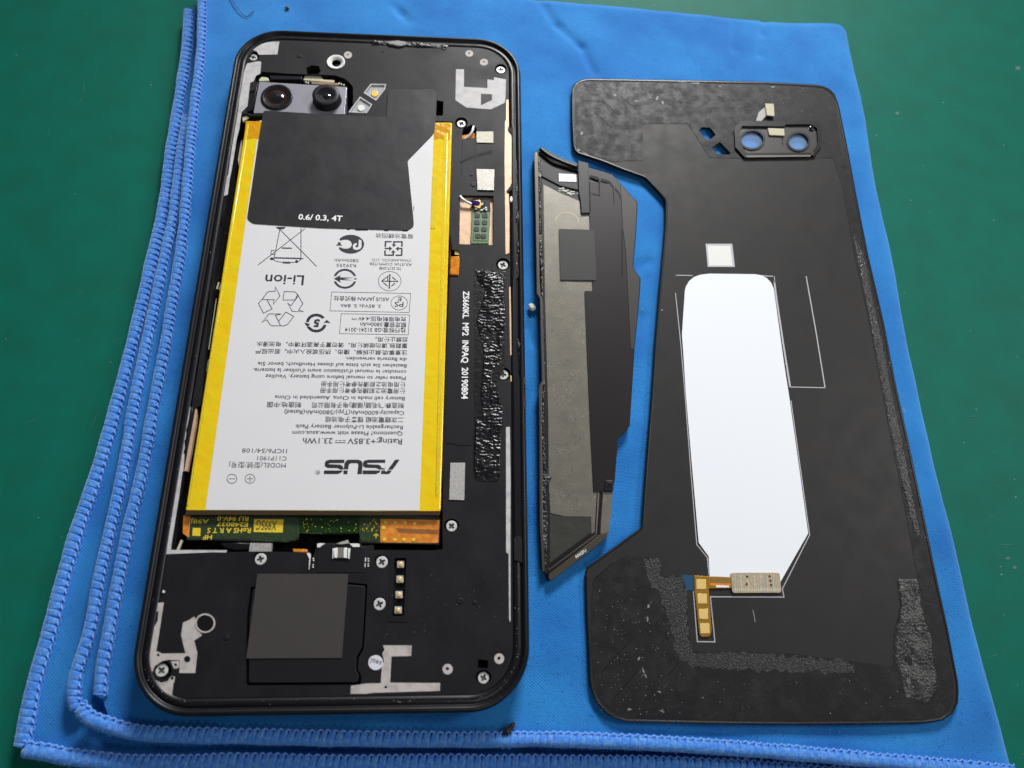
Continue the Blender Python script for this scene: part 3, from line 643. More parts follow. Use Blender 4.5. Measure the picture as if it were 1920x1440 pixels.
# certification marks
sym()
c2 = (646.8, 522.6)
L.poly(ell(*c2, 21.6, 18.6, 22, 195, 345)+ell(*c2, 17.3, 15, 22, 340, 200), z); L.poly(ell(*c2, 21.6, 18.6, 22, 15, 165)+ell(*c2, 17.3, 15, 22, 160, 20), z)
L.poly([(626, 522.4), (639, 515.5), (637, 520), (664, 520.6), (643, 522.8), (662, 525.6), (637, 524.8), (639, 530)], z); L.poly([(664, 521.8), (668.8, 521.8), (668.8, 523.9), (664, 523.9)], z)
sym()
outer = ell(657.5, 457.8, 25.3, 17.7, 34, -145, 150)
inn = [q4(*a) for a in ((350, 608), (430, 635), (500, 635), (555, 610), (577, 560), (555, 505), (500, 475), (430, 475), (375, 492))]
L.poly([outer+[q4(345, 605)]+inn[1:-1]+[q4(360, 490)], [q4(*a) for a in ((700, 470), (748, 480), (750, 600), (725, 640), (660, 660), (600, 640), (588, 590), (610, 545), (660, 530), (665, 560), (635, 590), (650, 612), (690, 600))]], z)
L.poly([q4(*a) for a in ((290, 565), (320, 560), (325, 520), (375, 522), (370, 562), (398, 566), (396, 582), (290, 580))], z)
sym()
for a, b, c_, d_ in ((649, 427.5, 657, 431.5), (665, 428, 691, 432.5), (719, 429.5, 730, 433.5), (754, 430.5, 766, 434)): L.poly([(a, b), (c_, b+.3), (c_-2, d_), (a+2, d_)], z)
L.stroke(ell(641, 427, 3.4, 3, 14), .6, z, True); L.stroke([(776, 386), (775.4, 395)], 1.1, z)
# crossed-out bin
sym()
def k3(x, y): return (440+x/6.856, 430+y/6.856)
for p in ([(585, -20), (508, 365)], [(853, -20), (852, 380)], [(300, 458), (905, -10)], [(560, -20), (1055, 478)]): L.stroke([k3(*a) for a in p], 1.4, z)
L.stroke([k3(*a) for a in ((508, 366), (850, 374))], 2.8, z); L.stroke([k3(*a) for a in ((605, 240), (735, 242))], 2.6, z)
L.stroke([k3(*a) for a in ((515, 272), (470, 272), (465, 320), (520, 322))], 1.3, z); L.stroke([k3(*a) for a in ((850, 378), (888, 378))], 1.8, z)
L.stroke([k3(*a) for a in ((495, 378), (520, 405), (580, 420), (668, 428), (760, 425), (830, 408), (856, 380))], 1.3, z)
L.poly([k3(480+28*math.cos(t*.5), 378+17*math.sin(t*.5)) for t in range(12)], z); L.poly([k3(797+20*math.cos(t*.5), 413+20*math.sin(t*.5)) for t in range(12)], z)
L.stroke([k3(*a) for a in ((622, 418), (715, 420), (712, 438), (624, 436))], 1.1, z, True)
L.poly(ell(526.5, 425.5, 9, 4.5, 12, 0, 180), z)
U('Li-ion', 570.6, 516.5, 498.3, 515, 18.5, .012)
for p in ([(350, 902), (305, 950), (370, 1078), (480, 1022), (415, 903)], [(350, 902), (420, 810), (445, 798), (518, 798), (523, 740), (582, 855), (497, 965), (508, 905), (350, 902)],
          [(620, 908), (637, 800), (775, 803), (810, 840), (775, 908), (620, 908)], [(810, 838), (876, 955), (823, 1035), (885, 1058), (740, 1055), (680, 945), (725, 980), (818, 855)],
          [(600, 1088), (440, 1086), (350, 1197), (412, 1160), (455, 1225), (480, 1240), (590, 1240), (525, 1105), (600, 1088)], [(570, 1175), (658, 1062), (760, 1120), (680, 1220), (640, 1240), (590, 1240)]):
    L.stroke([k3(*a) for a in p], 1.35, z)
sym()
c5 = (593, 605.6)
L.poly(ell(*c5, 19.5, 17.6, 24, 185, 325)+ell(*c5, 14, 12.6, 24, 320, 188), z); L.poly(ell(*c5, 19.5, 17.6, 24, 12, 155)+ell(*c5, 14, 12.6, 24, 150, 15), z)
L.poly([(570, 605), (581.5, 607), (577, 613.5)], z+.0004); L.poly([(619.5, 605.5), (607, 605), (613, 599.5)], z+.0004)
U('5', 600, 599.5, 589, 599, 13.5, .05)
# brand lettering, traced from its strokes
sym()
def l4(x, y): return (480+x/6.4, 720+y/6.4)
for p in ([(1725, 908), (1670, 908), (1582, 1028), (1637, 1028)], [(1630, 1037), (1580, 1037), (1562, 1055), (1548, 1037), (1505, 1037), (1498, 1080), (1590, 1082), (1607, 1072)],
          [(1552, 908), (1350, 908), (1300, 920), (1282, 950), (1285, 985), (1310, 1005), (1440, 1008), (1475, 1026), (1545, 1026)],
          [(1495, 1037), (1280, 1037), (1278, 1082), (1440, 1082), (1480, 1062)],
          [(1270, 1082), (1215, 1082), (1228, 970), (1215, 950), (1140, 950), (1115, 965), (1105, 1024), (1052, 1024), (1062, 950), (1090, 912), (1130, 908), (1230, 908), (1268, 925), (1280, 960)],
          [(1100, 1037), (1052, 1037), (1048, 1082), (1095, 1082)],
          [(1062, 908), (880, 908), (838, 922), (824, 955), (828, 990), (860, 1008), (980, 1010), (1008, 1026), (1052, 1026), (1040, 985), (1010, 968), (880, 962), (872, 950), (1058, 948)],
          [(1045, 1037), (818, 1037), (812, 1080), (980, 1081), (1025, 1060)]):
    pp = [l4(*a) for a in p]
    L.poly(pp, z); sym()
# notch the S counter back to white
U('®', 600.8, 882, 591.5, 882, 7.6, 0)
sym()
L2 = Flat(); L = L2
for i in range(1): pass
L.poly([l4(1290, 960)] and [l4(*a) for a in ((1548, 948), (1345, 948), (1332, 955), (1345, 963), (1470, 968), (1500, 985), (1505, 1008), (1545, 1010))], z+.0006)
L2.make('label_gap', M['label'], bt)
L = Flat(); INK = mat('grey_ink', (.05, .045, .05), .5)
U('MODEL(型號/型号)', 536.5, 868.5, 429.8, 866.5, 8.6, 0); U('C11P1901', 538, 856, 483, 855, 8, 0); U('1ICP6/54/108', 538.6, 842, 454.5, 840.5, 8.2, 0)
for (a, b) in ((468.7, 897.7), (434.8, 897.7)):
    L.stroke(ell(a, b, 9.2, 8.5, 30), 1.1, z, True); L.stroke([(a-6, b), (a+6, b)], 1.1, z)
    if a > 450: L.stroke([(468.9, 892), (468.5, 903.4)], 1.1, z+.0003)
    sym()
# -- graphite sheet over the battery's top
zg = ZB+.02
gs = slab('graphite_sheet', fillet([(494, 207), (655, 217), (725, 219), (727, 175), (731, 168), (812, 167), (817, 172), (817, 207), (815, 247), (808, 256), (766, 299), (764.5, 303), (775, 408), (776, 424), (765, 432), (600, 427), (474, 419), (463, 410), (471.7, 353), (485, 260)],
     [5, 0, 0, 3, 3, 3, 3, 0, 3, 3, 1, 2, 4, 5, 6, 0, 6, 5, 0, 0]), zg, .012, M['graph'], ph, bevel=.004)
f_ = Flat(); f_.text('0.6/ 0.3, 4T', (559, 411.3), (641.5, 414.6), (0, -10.2), zg+.003, .02); f_.make('lettering', M['white'], gs)
# -- right-hand side board
slab('shield_tape', [(893.5, 246.7), (925, 246.3), (925, 267.5), (894, 267)], ZP+.02, .02, mat('pale_mesh', (.60, .58, .47), .5, metal=.2, bump=(60, .8), var=(50, (.42, .41, .33), .45, .6)), ph)
slab('shield_tape', [(893.5, 316.7), (927, 317.6), (926, 356.5), (895.4, 355.6)], ZP+.03, .03, mat('grey_mesh', (.36, .34, .31), .4, metal=.4, bump=(60, .4)), ph)
slab('shield_tape', [(844.6, 867.5), (872, 867.5), (870.5, 937.6), (842.3, 936.8)], ZP+.02, .02, M['silver'], ph)
slab('tan_strip', [(949.5, 187), (953.3, 187), (953.8, 238), (959, 250), (959, 348), (953.5, 352), (953.5, 362), (955.4, 400), (955, 474), (948, 477), (946, 300), (947, 228), (949, 224)], ZP+.012, .02, M['tan'], ph)
tr('tan_strip', [(954.6, 538), (957.2, 538), (958.5, 600), (959, 666), (956.5, 666)], 'tan')
tr('metal_trace', [(948.7, 801), (956, 800), (957.4, 900), (957, 1000), (957.4, 1164), (956, 1166), (954.5, 1160), (953.6, 1038.6), (949, 1036)], 'metalg')
tr('gold_fleck', [(957, 703), (960, 706), (960, 714), (957.5, 716)], 'gold')
for p in ([(862, 303), (889, 291), (889, 294), (862, 307)], [(894, 289), (922, 281), (922, 287), (895, 293)]): tr('seam', p, 'hole', ZT, .001)
tr('seam', [(890.5, 262), (891.8, 262), (891, 340), (889.7, 340)], 'hole', ZT, .001)
tr('seam', [(866.5, 262), (867.6, 262), (866, 330), (864.9, 330)], 'hole', ZT, .001)
# window with coil board
wf = slab('window_floor', [(860, 364), (928, 365), (928, 462), (859, 460)], ZP-.10, .05, M['tan'], ph)
cb = slab('coil_board', [(886, 372), (919, 372.5), (919.8, 398), (916.5, 456.5), (882.5, 456.5), (885, 398)], ZP-.06, .04, M['pcb2'], ph, bevel=.005)
for (a, b) in ((895, 403.7), (909.3, 404), (894.4, 416.5), (908.6, 416.7), (893.4, 429), (907.8, 429.5), (896.2, 442), (906.8, 442.5)):
    slab('coil_pad', fillet([(a-5, b-4.2), (a+5, b-4.2), (a+5, b+4.2), (a-5, b+4.2)], 2.5, 3), ZP-.045, .015, M['gsheet'], cb, bevel=.008)
slab('board_cover', [(886, 372), (919, 372.5), (919.8, 397), (885, 396)], ZP-.055, .004, M['plate2'], cb)
cbx = Flat(); cbx.stroke([(888.5, 436), (887.8, 450.5), (914, 451.5)], 1.6, ZP-.054); cbx.make('board_legend', mat('dark_green_ink', (.02, .08, .02), .5), cb)
for i in range(16):
    a, b = random.uniform(889, 916), random.uniform(375, 395)
    if a < 903 and b < 390: continue
    slab('chip', [(a-1.8, b-1.3), (a+1.8, b-1.3), (a+1.8, b+1.3), (a-1.8, b+1.3)], ZP-.02, .03, random.choice([M['paper'], M['tan'], M['frame'], M['metalg']]), cb)
slab('solder_blob', fillet([(884, 376), (900, 374), (903, 384), (899, 391), (889, 388)], 3), ZP-.02, .04, M['gold'], cb, bevel=.02)
slab('glue_drop', fillet([(883.5, 375), (901, 376), (900, 384), (884, 383)], 4), ZP+.01, .05, M['purple'], cb, bevel=.025)
def tube(name, pts, r, m, parent, seg=10, sub=6):
    w = [P(a, b, zz) for a, b, zz in pts]; ww = []
    for i in range(len(w)-1):
        p0, p1, p2, p3 = w[max(0, i-1)], w[i], w[i+1], w[min(len(w)-1, i+2)]
        for j in range(sub):
            k = j/sub; ww.append(.5*((2*p1)+(p2-p0)*k+(2*p0-5*p1+4*p2-p3)*k*k+(3*p1-p0-3*p2+p3)*k**3))
    ww.append(w[-1]); V = []; F = []
    for i, p in enumerate(ww):
        d = (ww[min(len(ww)-1, i+1)]-ww[max(0, i-1)]).normalized(); a = d.cross(Vector((0, 0, 1))).normalized(); b = a.cross(d)
        rr = r(i/(len(ww)-1)) if callable(r) else r
        V += [p+a*math.cos(2*math.pi*q/seg)*rr+b*math.sin(2*math.pi*q/seg)*rr for q in range(seg)]
    for i in range(len(ww)-1):
        for q in range(seg): a, b = i*seg+q, i*seg+(q+1) % seg; F.append((a, a+seg, b+seg, b))
    F.append(tuple(range(seg))); F.append(tuple(range(len(V)-seg, len(V)))[::-1])
    return build(name, V, F, m, parent, smooth=True)
tube('coax_cable', [(888, 237, ZP+.03), (885, 247, ZP+.05), (879, 255, ZP+.02), (870, 261, ZP-.02)], .032, M['cable'], ph)
slab('cable_lug', [(866, 254), (890, 250), (890, 258), (867, 264)], ZP-.03, .03, M['orange'], ph)
tube('coax_cable', [(863, 368, ZP+.02), (868, 374, ZP+.03), (876, 379, ZP), (884, 383, ZP-.02)], .034, M['cable'], ph)
# flex with model lettering
af = slab('antenna_flex', [(845, 519), (862, 517), (864, 480), (888, 480), (884, 835), (853, 834), (853, 832), (835, 831)], ZP+.01, .008, M['plate2'], ph)
f_ = Flat(); f_.text('ZS660KL  MP2  INPAQ  20190804', (868.6, 545.6), (865.3, 748), (11.2, 0), ZP+.014, .02); f_.make('lettering', M['white'], af)
oc = slab('flex_plug', fillet([(845, 480), (862, 480), (860.5, 516), (843, 514.5)], 3), ZP+.05, .12, M['orange'], ph, bevel=.04)
slab('gold_contact', [(852, 469), (862, 469), (862, 478), (853, 477)], ZP-.04, .04, M['gold'], ph)
# resin patch, sculpted
def rough_patch(name, loop, z, amp, m, parent, step=.045, sc=7, seed=0, kind=None, aniso=1., thr=.12):
    W_ = [P(a, b, z) for a, b in loop]
    def inside(x, y):
        c = False
        for i in range(len(W_)):
            a, b = W_[i-1], W_[i]
            if (a.y > y) != (b.y > y) and x < (b.x-a.x)*(y-a.y)/(b.y-a.y)+a.x: c = not c
        return c
    x0, x1 = min(p.x for p in W_), max(p.x for p in W_); y0, y1 = min(p.y for p in W_), max(p.y for p in W_)
    nx, ny = int((x1-x0)/step)+2, int((y1-y0)/step)+2; id_ = {}; V = []; F = []
    for j in range(ny+1):
        for i in range(nx+1):
            x, y = x0+i*step, y0+j*step
            n1, n2 = noise.noise(Vector((x*sc, y*sc*aniso, seed))), noise.noise(Vector((x*sc*2.3, y*sc*2.3, seed+4)))
            h = .6*max(0, 1-abs(n1)*2.6)**2+.2*max(0, 1-abs(n2)*2.4)+1.1*noise.noise(Vector((x*2.4, y*2.4, seed+9)))+thr
            ins = inside(x+.02*noise.noise(Vector((x*9, y*9, 1))), y)
            id_[i, j] = len(V); V.append(Vector((x, y, z+(amp*h if ins else -.012)))); id_[i, j, 'i'] = ins
    for j in range(ny):
        for i in range(nx):
            q = ((i, j), (i+1, j), (i+1, j+1), (i, j+1))
            if sum(id_[a[0], a[1], 'i'] for a in q) >= 2: F.append(tuple(id_[a] for a in q))
    return build(name, V, F, m, parent, smooth=True, kind=kind)
rough_patch('resin_patch', [(893, 507), (912, 508), (945, 513), (945, 560), (949, 610), (941, 655), (940, 682), (924, 692), (921, 712), (932, 726), (944, 770), (940, 820), (938, 890), (930, 902), (895, 900), (889, 880), (892, 790), (903, 770), (902, 740), (904, 700), (908, 660), (902, 640), (893, 600), (903, 570), (908, 550), (896, 525)], ZP+.008, .03, M['resin'], ph, step=.015, sc=5.5, aniso=2.4, thr=.2)
slab('resin_base', fillet([(889, 503), (948, 508), (946, 690), (930, 720), (940, 760), (937, 898), (930, 904), (894, 902), (887, 892), (889, 700)], 3), ZP+.005, .004, mat('resin_base', (.009, .0075, .008), .3, bump=(14, .4, 5, .03)), ph)
# residue along the frame's right ledge and the top ledge
for k, lp in enumerate(([(966, 300), (974, 300), (977, 470), (975, 520), (968, 510), (967, 400)], [(968, 630), (978, 650), (984, 720), (985, 900), (985, 1000), (981, 1010), (977, 900), (976, 720)], [(700, 75), (775, 79), (840, 84), (838, 90), (770, 86), (698, 82)])):
    rough_patch('glue_residue', lp, .613 if k < 2 else .62, .03, M['resin2'], ph, step=.03, sc=8, seed=k)
rough_patch('glue_smear', [(722, 78), (742, 76), (757, 77), (764, 82), (750, 87), (730, 83)], .640, .012, M['scratch'], ph, step=.02, sc=16, seed=3)
slab('side_rail', fillet([(961, 236), (966, 240), (972, 420), (975, 480), (972, 520), (967, 524), (969, 640), (972, 700), (978, 720), (981, 1010), (969, 1020), (966, 1012), (964, 880), (963, 720), (961, 690), (961, 540), (964, 500), (961, 360)], 2), ZP+.02, .05, M['frame'], ph, bevel=.015)
slab('rail_clip', fillet([(963, 1010), (972, 1004), (981, 1012), (980, 1056), (964, 1050)], 2), ZP+.035, .06, M['plate'], ph, bevel=.015)
slab('rail_hook', [(953, 237), (958, 239), (961, 246), (961, 253), (957, 247), (953, 243)], ZP+.04, .05, M['hole'], ph)
slab('rail_hook', [(958, 344), (961, 348), (959, 356), (953, 360), (950, 357), (956, 352)], ZP+.04, .05, M['hole'], ph)
slab('white_dot', ell(958.5, 373, 2.8, 5.5, 12), ZP+.03, .03, M['cable'], ph, bevel=.015)
# bits in the left gap of the bay
for p in ([(409, 529), (411.5, 529), (408, 542), (405, 541)], [(414, 531), (415.5, 531), (412, 543), (410, 542)], [(405, 560), (406, 560), (392, 655), (390.5, 655)], [(386, 673), (388, 673), (384, 697), (382, 697)], [(390.5, 674), (392, 674), (388, 697), (386.5, 697)]):
    slab('bay_contact', p, ZP-.2, .02, M['creamp'], ph)
slab('bay_contact', [(451, 270), (453, 262), (453, 285), (449, 318), (446, 300)], ZP-.15, .05, M['beige'], ph)
slab('ribbon_edge', [(380, 710), (383, 712), (378, 740), (374, 745)], ZP-.1, .05, M['tand'], ph)
# lower assembly
slab('foam_pad', [(469, 1018), (509, 1018.5), (508, 1034.5), (467, 1034)], ZP-.04, .1, M['silver'], ph)
slab('foam_pad', [(413, 1017), (470, 1018), (466, 1030), (440, 1033), (418, 1027)], ZP-.1, .1, M['frame'], ph, bevel=.03)
slab('bay_corner_strip', [(339, 1012), (342, 1013), (335, 1033), (330, 1033)], ZP-.05, .05, M['creamp'], ph)
cnb = slab('connector_cover', fillet([(593.5, 1027), (596, 1019), (674, 1020), (676, 1025), (686, 1026), (684, 1074), (593, 1073)], 2), ZP+.012, .1, M['plate2'], ph, bevel=.012)
slab('metal_lip', [(594.5, 1019.5), (600, 1018.3), (610, 1019), (603, 1023), (600, 1026), (595, 1026.5)], ZP+.017, .01, M['paper'], cnb)
slab('metal_lip', [(655, 1019), (672, 1019), (675, 1022), (674, 1025.5), (662, 1025.5)], ZP+.017, .01, M['paper'], cnb)
slab('mesh_flap', [(630, 1019.5), (652, 1012), (655, 1018.5), (640, 1020.5)], ZP+.03, .01, M['silver'], cnb)
slab('capacitor', fillet([(633, 1027), (643.5, 1027), (644.5, 1046), (633, 1046)], 1), ZP+.05, .04, mat('capacitor_body', (.20, .165, .15), .4), cnb, bevel=.01)
for p in ([(625.5, 1028), (633, 1027), (632.5, 1046), (626.5, 1046)], [(644.5, 1027), (650.5, 1027), (650.5, 1046), (644, 1046)], [(652.5, 1028), (656.5, 1028.5), (655, 1048), (652, 1047.5)], [(623.8, 1028), (625, 1028), (624.6, 1047), (623, 1047.5)]):
    slab('solder_end', p, ZP+.055, .05, M['cable'], cnb, bevel=.008)
slab('orange_contact', [(549, 1029), (576, 1030), (577, 1036), (550, 1035)], ZP-.03, .04, M['orange'], ph, bevel=.01)
tr('metal_trace', [(575, 1037), (581, 1036.5), (583, 1041), (580, 1068), (579, 1068), (580, 1048)], 'paper')
for (a, b) in ((587.5, 1047), (588, 1050.5), (587, 1059), (587, 1063), (690.5, 1047.5), (691, 1052), (690.5, 1057), (690.5, 1061)): slab('solder_dot', ell(a, b, 1.5, 1.4, 8), ZP+.012, .012, M['paper'], ph)
for p in ([(684.5, 1045.5), (686.4, 1045.5), (686, 1053), (684.3, 1053)], [(684, 1056), (685.6, 1056), (685, 1063), (683.4, 1063)]): slab('solder_dot', p, ZP+.016, .01, M['paper'], ph)
slab('insulating_film', [(482.5, 1076), (653, 1076), (641, 1233.6), (461.7, 1234.4)], ZP+.03, .008, M['gsheet'], ph)
# spring contact column
slab('contact_housing', [fillet([(733, 1035), (768.5, 1034), (764, 1166), (727, 1165)], 2), fillet([(739.5, 1046), (762, 1045.5), (757.5, 1155), (734, 1155)], 3)], ZP+.012, .012, M['plate2'], ph)
slab('contact_floor', [(736, 1043), (765, 1043), (760, 1158), (731, 1158)], ZP-.1, .02, M['hole'], ph)
for (a, b) in ((751, 1057.8), (749.7, 1086), (748, 1115), (746.4, 1144)):
    pn = slab('spring_contact', fillet([(a-6.6, b-6.6), (a+6.6, b-6.6), (a+6.6, b+6.6), (a-6.6, b+6.6)], 1.5, 3), ZP-.03, .07, M['metal'], ph, bevel=.008)
    slab('gold_dome', ell(a, b, 4.3, 4.2, 14), ZP-.01, .02, M['gold'], pn, bevel=.015)
sl = slab('seal_sticker', ell(704.4, 1242.4, 13.8, 14, 32), ZP+.012, .012, mat('seal_paper', (.62, .62, .68), .5), ph)
f_ = Flat(); f_.text('seal', (716.5, 1240), (696.5, 1234), (-2, 10), ZP+.016, .0); f_.make('lettering', M['ink2'], sl)
for p in ([(693, 1020), (730, 1020), (730, 1045), (728, 1045)],): pass
# dust on the phone: countless specks
def dust(name, n, region, z, parent, r=(.004, .011), m='dust', test=None):
    f = Flat()
    for i in range(n):
        a, b = region(); w = P(a, b, z+.001); s = random.uniform(*r)**1; k = random.randint(4, 6); t0 = random.random()*6; e = random.uniform(.5, 1.6)
        f.add([w+Vector((s*e*math.cos(t0+q*6.283/k), s*math.sin(t0+q*6.283/k), 0)) for q in range(k)], [tuple(range(k))])
    return build(name, f.V, f.F, M[m], parent, kind='stuff')
def edgep():
    k = random.random(); x, y = random.choice(rrect(random.uniform(.22, .31), 30)) if k < .3 else ((random.choice((-1, 1))*random.uniform(3.57, 3.66), random.uniform(-7.2, 7.2)) if k < .7 else (random.uniform(-2.5, 2.5), random.choice((-1, 1))*random.uniform(8.24, 8.34)))
    return topx((x, y, .61))
dust('dust_specks', 150, edgep, .608, ph, (.003, .009))
dust('dust_specks', 60, lambda: (random.uniform(700, 950), random.uniform(1060, 1200)), .606, ph, (.002, .005))
slab('steel_burr', [(306, 1106), (309, 1110), (306, 1113), (303, 1110)], ZP+.03, .03, M['screw'], ph, bevel=.01)
# ------------------------------------------------------------------ side trim
tm = root('side_trim', tuple(P(1095, 680, .02)), 'long dark side trim of the phone with grey foil lining, lying between the phone and the back cover', 'trim panel')
ZR = .16
out = [(1009, 281), (1015, 274), (1048, 293), (1083, 307), (1086, 301), (1103.5, 305.7), (1105, 314), (1133.6, 322), (1149, 327), (1170, 350), (1195, 377.6), (1196, 384), (1193, 440), (1188, 499), (1194, 510), (1201.7, 521), (1200.7, 545), (1196, 598), (1190, 656), (1185, 728), (1181, 798), (1175.6, 807), (1159, 822), (1153, 900),
       (1149, 922), (1146, 960), (1142, 998), (1135.6, 1011), (1085, 1051), (1032, 1090), (1025.6, 1087), (1026.7, 1078), (1017, 1073), (1012, 980), (1011, 780), (1010, 730), (1012, 720), (1016, 714), (1014, 640), (1012, 559), (1006, 549), (1006, 520), (1004, 400), (1001.5, 289)]
slab('trim_shell', out, ZR, .13, M['trim'], tm, bevel=.03)
def ts(name, p, m, dz=.01, h=.012, par=None, **k): return slab(name, p, ZR+dz, h, M[m], par or tm, **k)
fo = ts('foil_lining', [(1019, 346), (1050, 362), (1087, 377), (1089, 400), (1104.5, 401), (1106, 431), (1110, 526), (1110, 546), (1095.7, 546), (1100, 660), (1106.5, 800), (1112, 921), (1149, 922), (1146, 960), (1142, 998), (1126, 1000), (1129, 923), (1124, 922), (1119, 1000), (1110, 1003), (1109, 998), (1108, 969), (1060, 968), (1032, 962), (1029, 904), (1028, 780), (1025.7, 695), (1022, 559), (1020, 415)], 'foil', .008, .006)
M['wedge'] = mat('smoked_panel', (.040, .041, .036), .32, spec=.45, bump=(3, .3, 2, .1))
ts('dark_gloss_panel', [(1031, 964), (1060, 969), (1107, 970), (1108, 998), (1031, 1055)], 'wedge', .006, .004)
V, F = [], []
# bright left lip
ts('outer_lip', [(1001.5, 289), (1006, 284), (1009, 300), (1011, 400), (1012, 520), (1014, 552), (1018, 560), (1021, 712), (1017, 725), (1016, 780), (1018, 980), (1022, 1070), (1017, 1073), (1012, 980), (1011, 780), (1010, 730), (1012, 720), (1016, 714), (1014, 640), (1012, 559), (1006, 549), (1006, 520), (1004, 400)], 'arm', .07, .10, bevel=.012)
rough_patch('lip_glue', [(1010, 292), (1014, 300), (1015, 420), (1019, 560), (1021, 700), (1020, 800), (1024, 880), (1034, 896), (1028, 906), (1024, 915), (1026, 960), (1025, 1060), (1019, 1062), (1016, 980), (1015, 780), (1019, 715), (1014, 556), (1010, 400)], ZR+.02, .05, M['resin2'], tm, step=.022, sc=10, seed=5)
tube('curved_lip', [(1013, 279, ZR+.06), (1030, 292, ZR+.07), (1055, 304, ZR+.07), (1083, 314, ZR+.06)], .05, M['frame'], tm)
tube('curved_lip', [(1013, 287, ZR+.03), (1035, 304, ZR+.03), (1060, 313, ZR+.03), (1084, 320, ZR+.03)], .03, M['trim'], tm)
ts('mesh_tab', [(1048, 325), (1080, 327), (1081, 341), (1048, 340)], 'silver', .012, .008)
ts('raised_rib', [(1015, 322), (1050, 342), (1084, 350), (1084, 356), (1050, 348), (1015, 330)], 'frame', .03, .03, bevel=.01)
ts('raised_tab', [(1084, 301), (1103.5, 305.7), (1106.4, 396), (1106, 399), (1090, 400), (1088, 376), (1085, 360)], 'trim', .06, .06, bevel=.015)
bandp = [(1106, 340), (1120, 342), (1145, 345), (1155, 352), (1164, 366), (1166.7, 427), (1172.5, 474), (1182, 654), (1190, 657), (1181, 798), (1175.6, 806), (1159, 821), (1153, 900), (1148, 922), (1113, 922), (1106.5, 800), (1096, 548), (1110, 546), (1112, 527), (1118, 525), (1114, 455), (1106, 430), (1104.5, 401), (1107, 398)]
ts('flex_band', bandp, 'trim2', .03, .02, bevel=.005)
ts('grey_wing', [(1163.7, 345.5), (1193, 378), (1194, 384), (1191, 440), (1186, 499), (1199, 522), (1198, 545), (1194, 598), (1188, 654), (1183, 654), (1174, 474), (1168, 427), (1165, 366)], 'trimw', .016, .01)
ts('square_film', [(1048, 429), (1114, 431), (1118.5, 525.4), (1051, 524.5)], 'grayp', .037, .006)
for p in ([(1106, 328), (1122, 332), (1125, 337), (1125, 365), (1123, 365), (1122, 338), (1106, 332)], [(1127, 334), (1143, 339), (1151, 350), (1152, 382), (1150.5, 382), (1149, 352), (1141, 342), (1127, 337)], [(1109, 362), (1125, 366), (1125, 368), (1109, 364)], [(1153, 352), (1161, 360), (1164, 372), (1162, 372), (1159, 362), (1153, 356)], [(1165, 430), (1167, 430), (1168, 515), (1165.5, 515)]):
    ts('moulded_seam', p, 'hole', .034, .003)
ts('snap_button', fillet([(1135, 900), (1151, 900), (1150.5, 920), (1133, 920.5)], 4), 'trim', .06, .03, bevel=.02)
ts('snap_button', fillet([(1138, 904), (1148, 904), (1147.5, 916), (1136.5, 916)], 3), 'frame', .066, .01, bevel=.008)
ts('edge_groove', [(1119, 924), (1121, 924), (1117, 1000), (1108, 1007), (1031, 1062), (1030, 1058), (1107, 1003), (1115, 997)], 'hole', .012, .003)
ts('edge_groove', [(1128, 924), (1131, 924), (1125, 1002), (1028, 1074), (1028, 1070), (1121, 1001)], 'hole', .012, .003)
am = ts('lower_arm', [(1127, 1001), (1141, 999), (1135, 1010.5), (1085, 1050), (1032, 1089), (1028, 1082), (1030, 1075)], 'arm', .02, .02, bevel=.008)
ts('inner_arm', [(1116.5, 1001), (1121, 1002), (1120, 1004), (1029, 1070), (1028, 1067)], 'arm', .016, .01)
f_ = Flat(); f_.text('ANGFU', (1080, 1047.5), (1100.5, 1033.5), (-3, -5), ZR+.024, .02); f_.make('lettering', M['paper'], am)
f_ = Flat()
for k in range(190):
    a = random.gauss(0, 1); t = random.random(); u = 1052+26*t+a*10; v = 570+400*random.random()
    if not (1030 < u < 1095): continue
    r = random.uniform(.4, 1.2)*(2 if random.random() < .07 else 1)
    f_.poly([(u+r*random.uniform(.4, 1)*math.cos(q*1.05), v+r*random.uniform(.4, 1.2)*math.sin(q*1.05)) for q in range(6)], ZR+.0095)
s_ = f_.make('foil_stain', mat('foil_stain', (.05, .045, .035), .5), fo); s_['kind'] = 'stuff'
f_ = Flat()
for (u, v, s) in ((1053, 355, 1), (1062, 359, 1), (1072, 362, 1), (1086, 366, 1), (1095, 371, .8), (1104, 374, .9)):
    for k in range(7): a, b = u+random.uniform(-5, 5), v+random.uniform(-4, 4); f_.poly([(a-2*s, b-.6), (a+2.4*s, b+.3), (a+1.4*s, b+1.3), (a-1.8*s, b+.5)], ZR+.013)
f_.make('scraped_mark', M['silver'], tm)
f_ = Flat(); f_.stroke(ell(1063, 417, 22, 19, 22, 190, 360), 1.5, ZR+.0095); f_.make('ring_mark', mat('ring_mark', (.34, .29, .2), .35, metal=.5), fo)
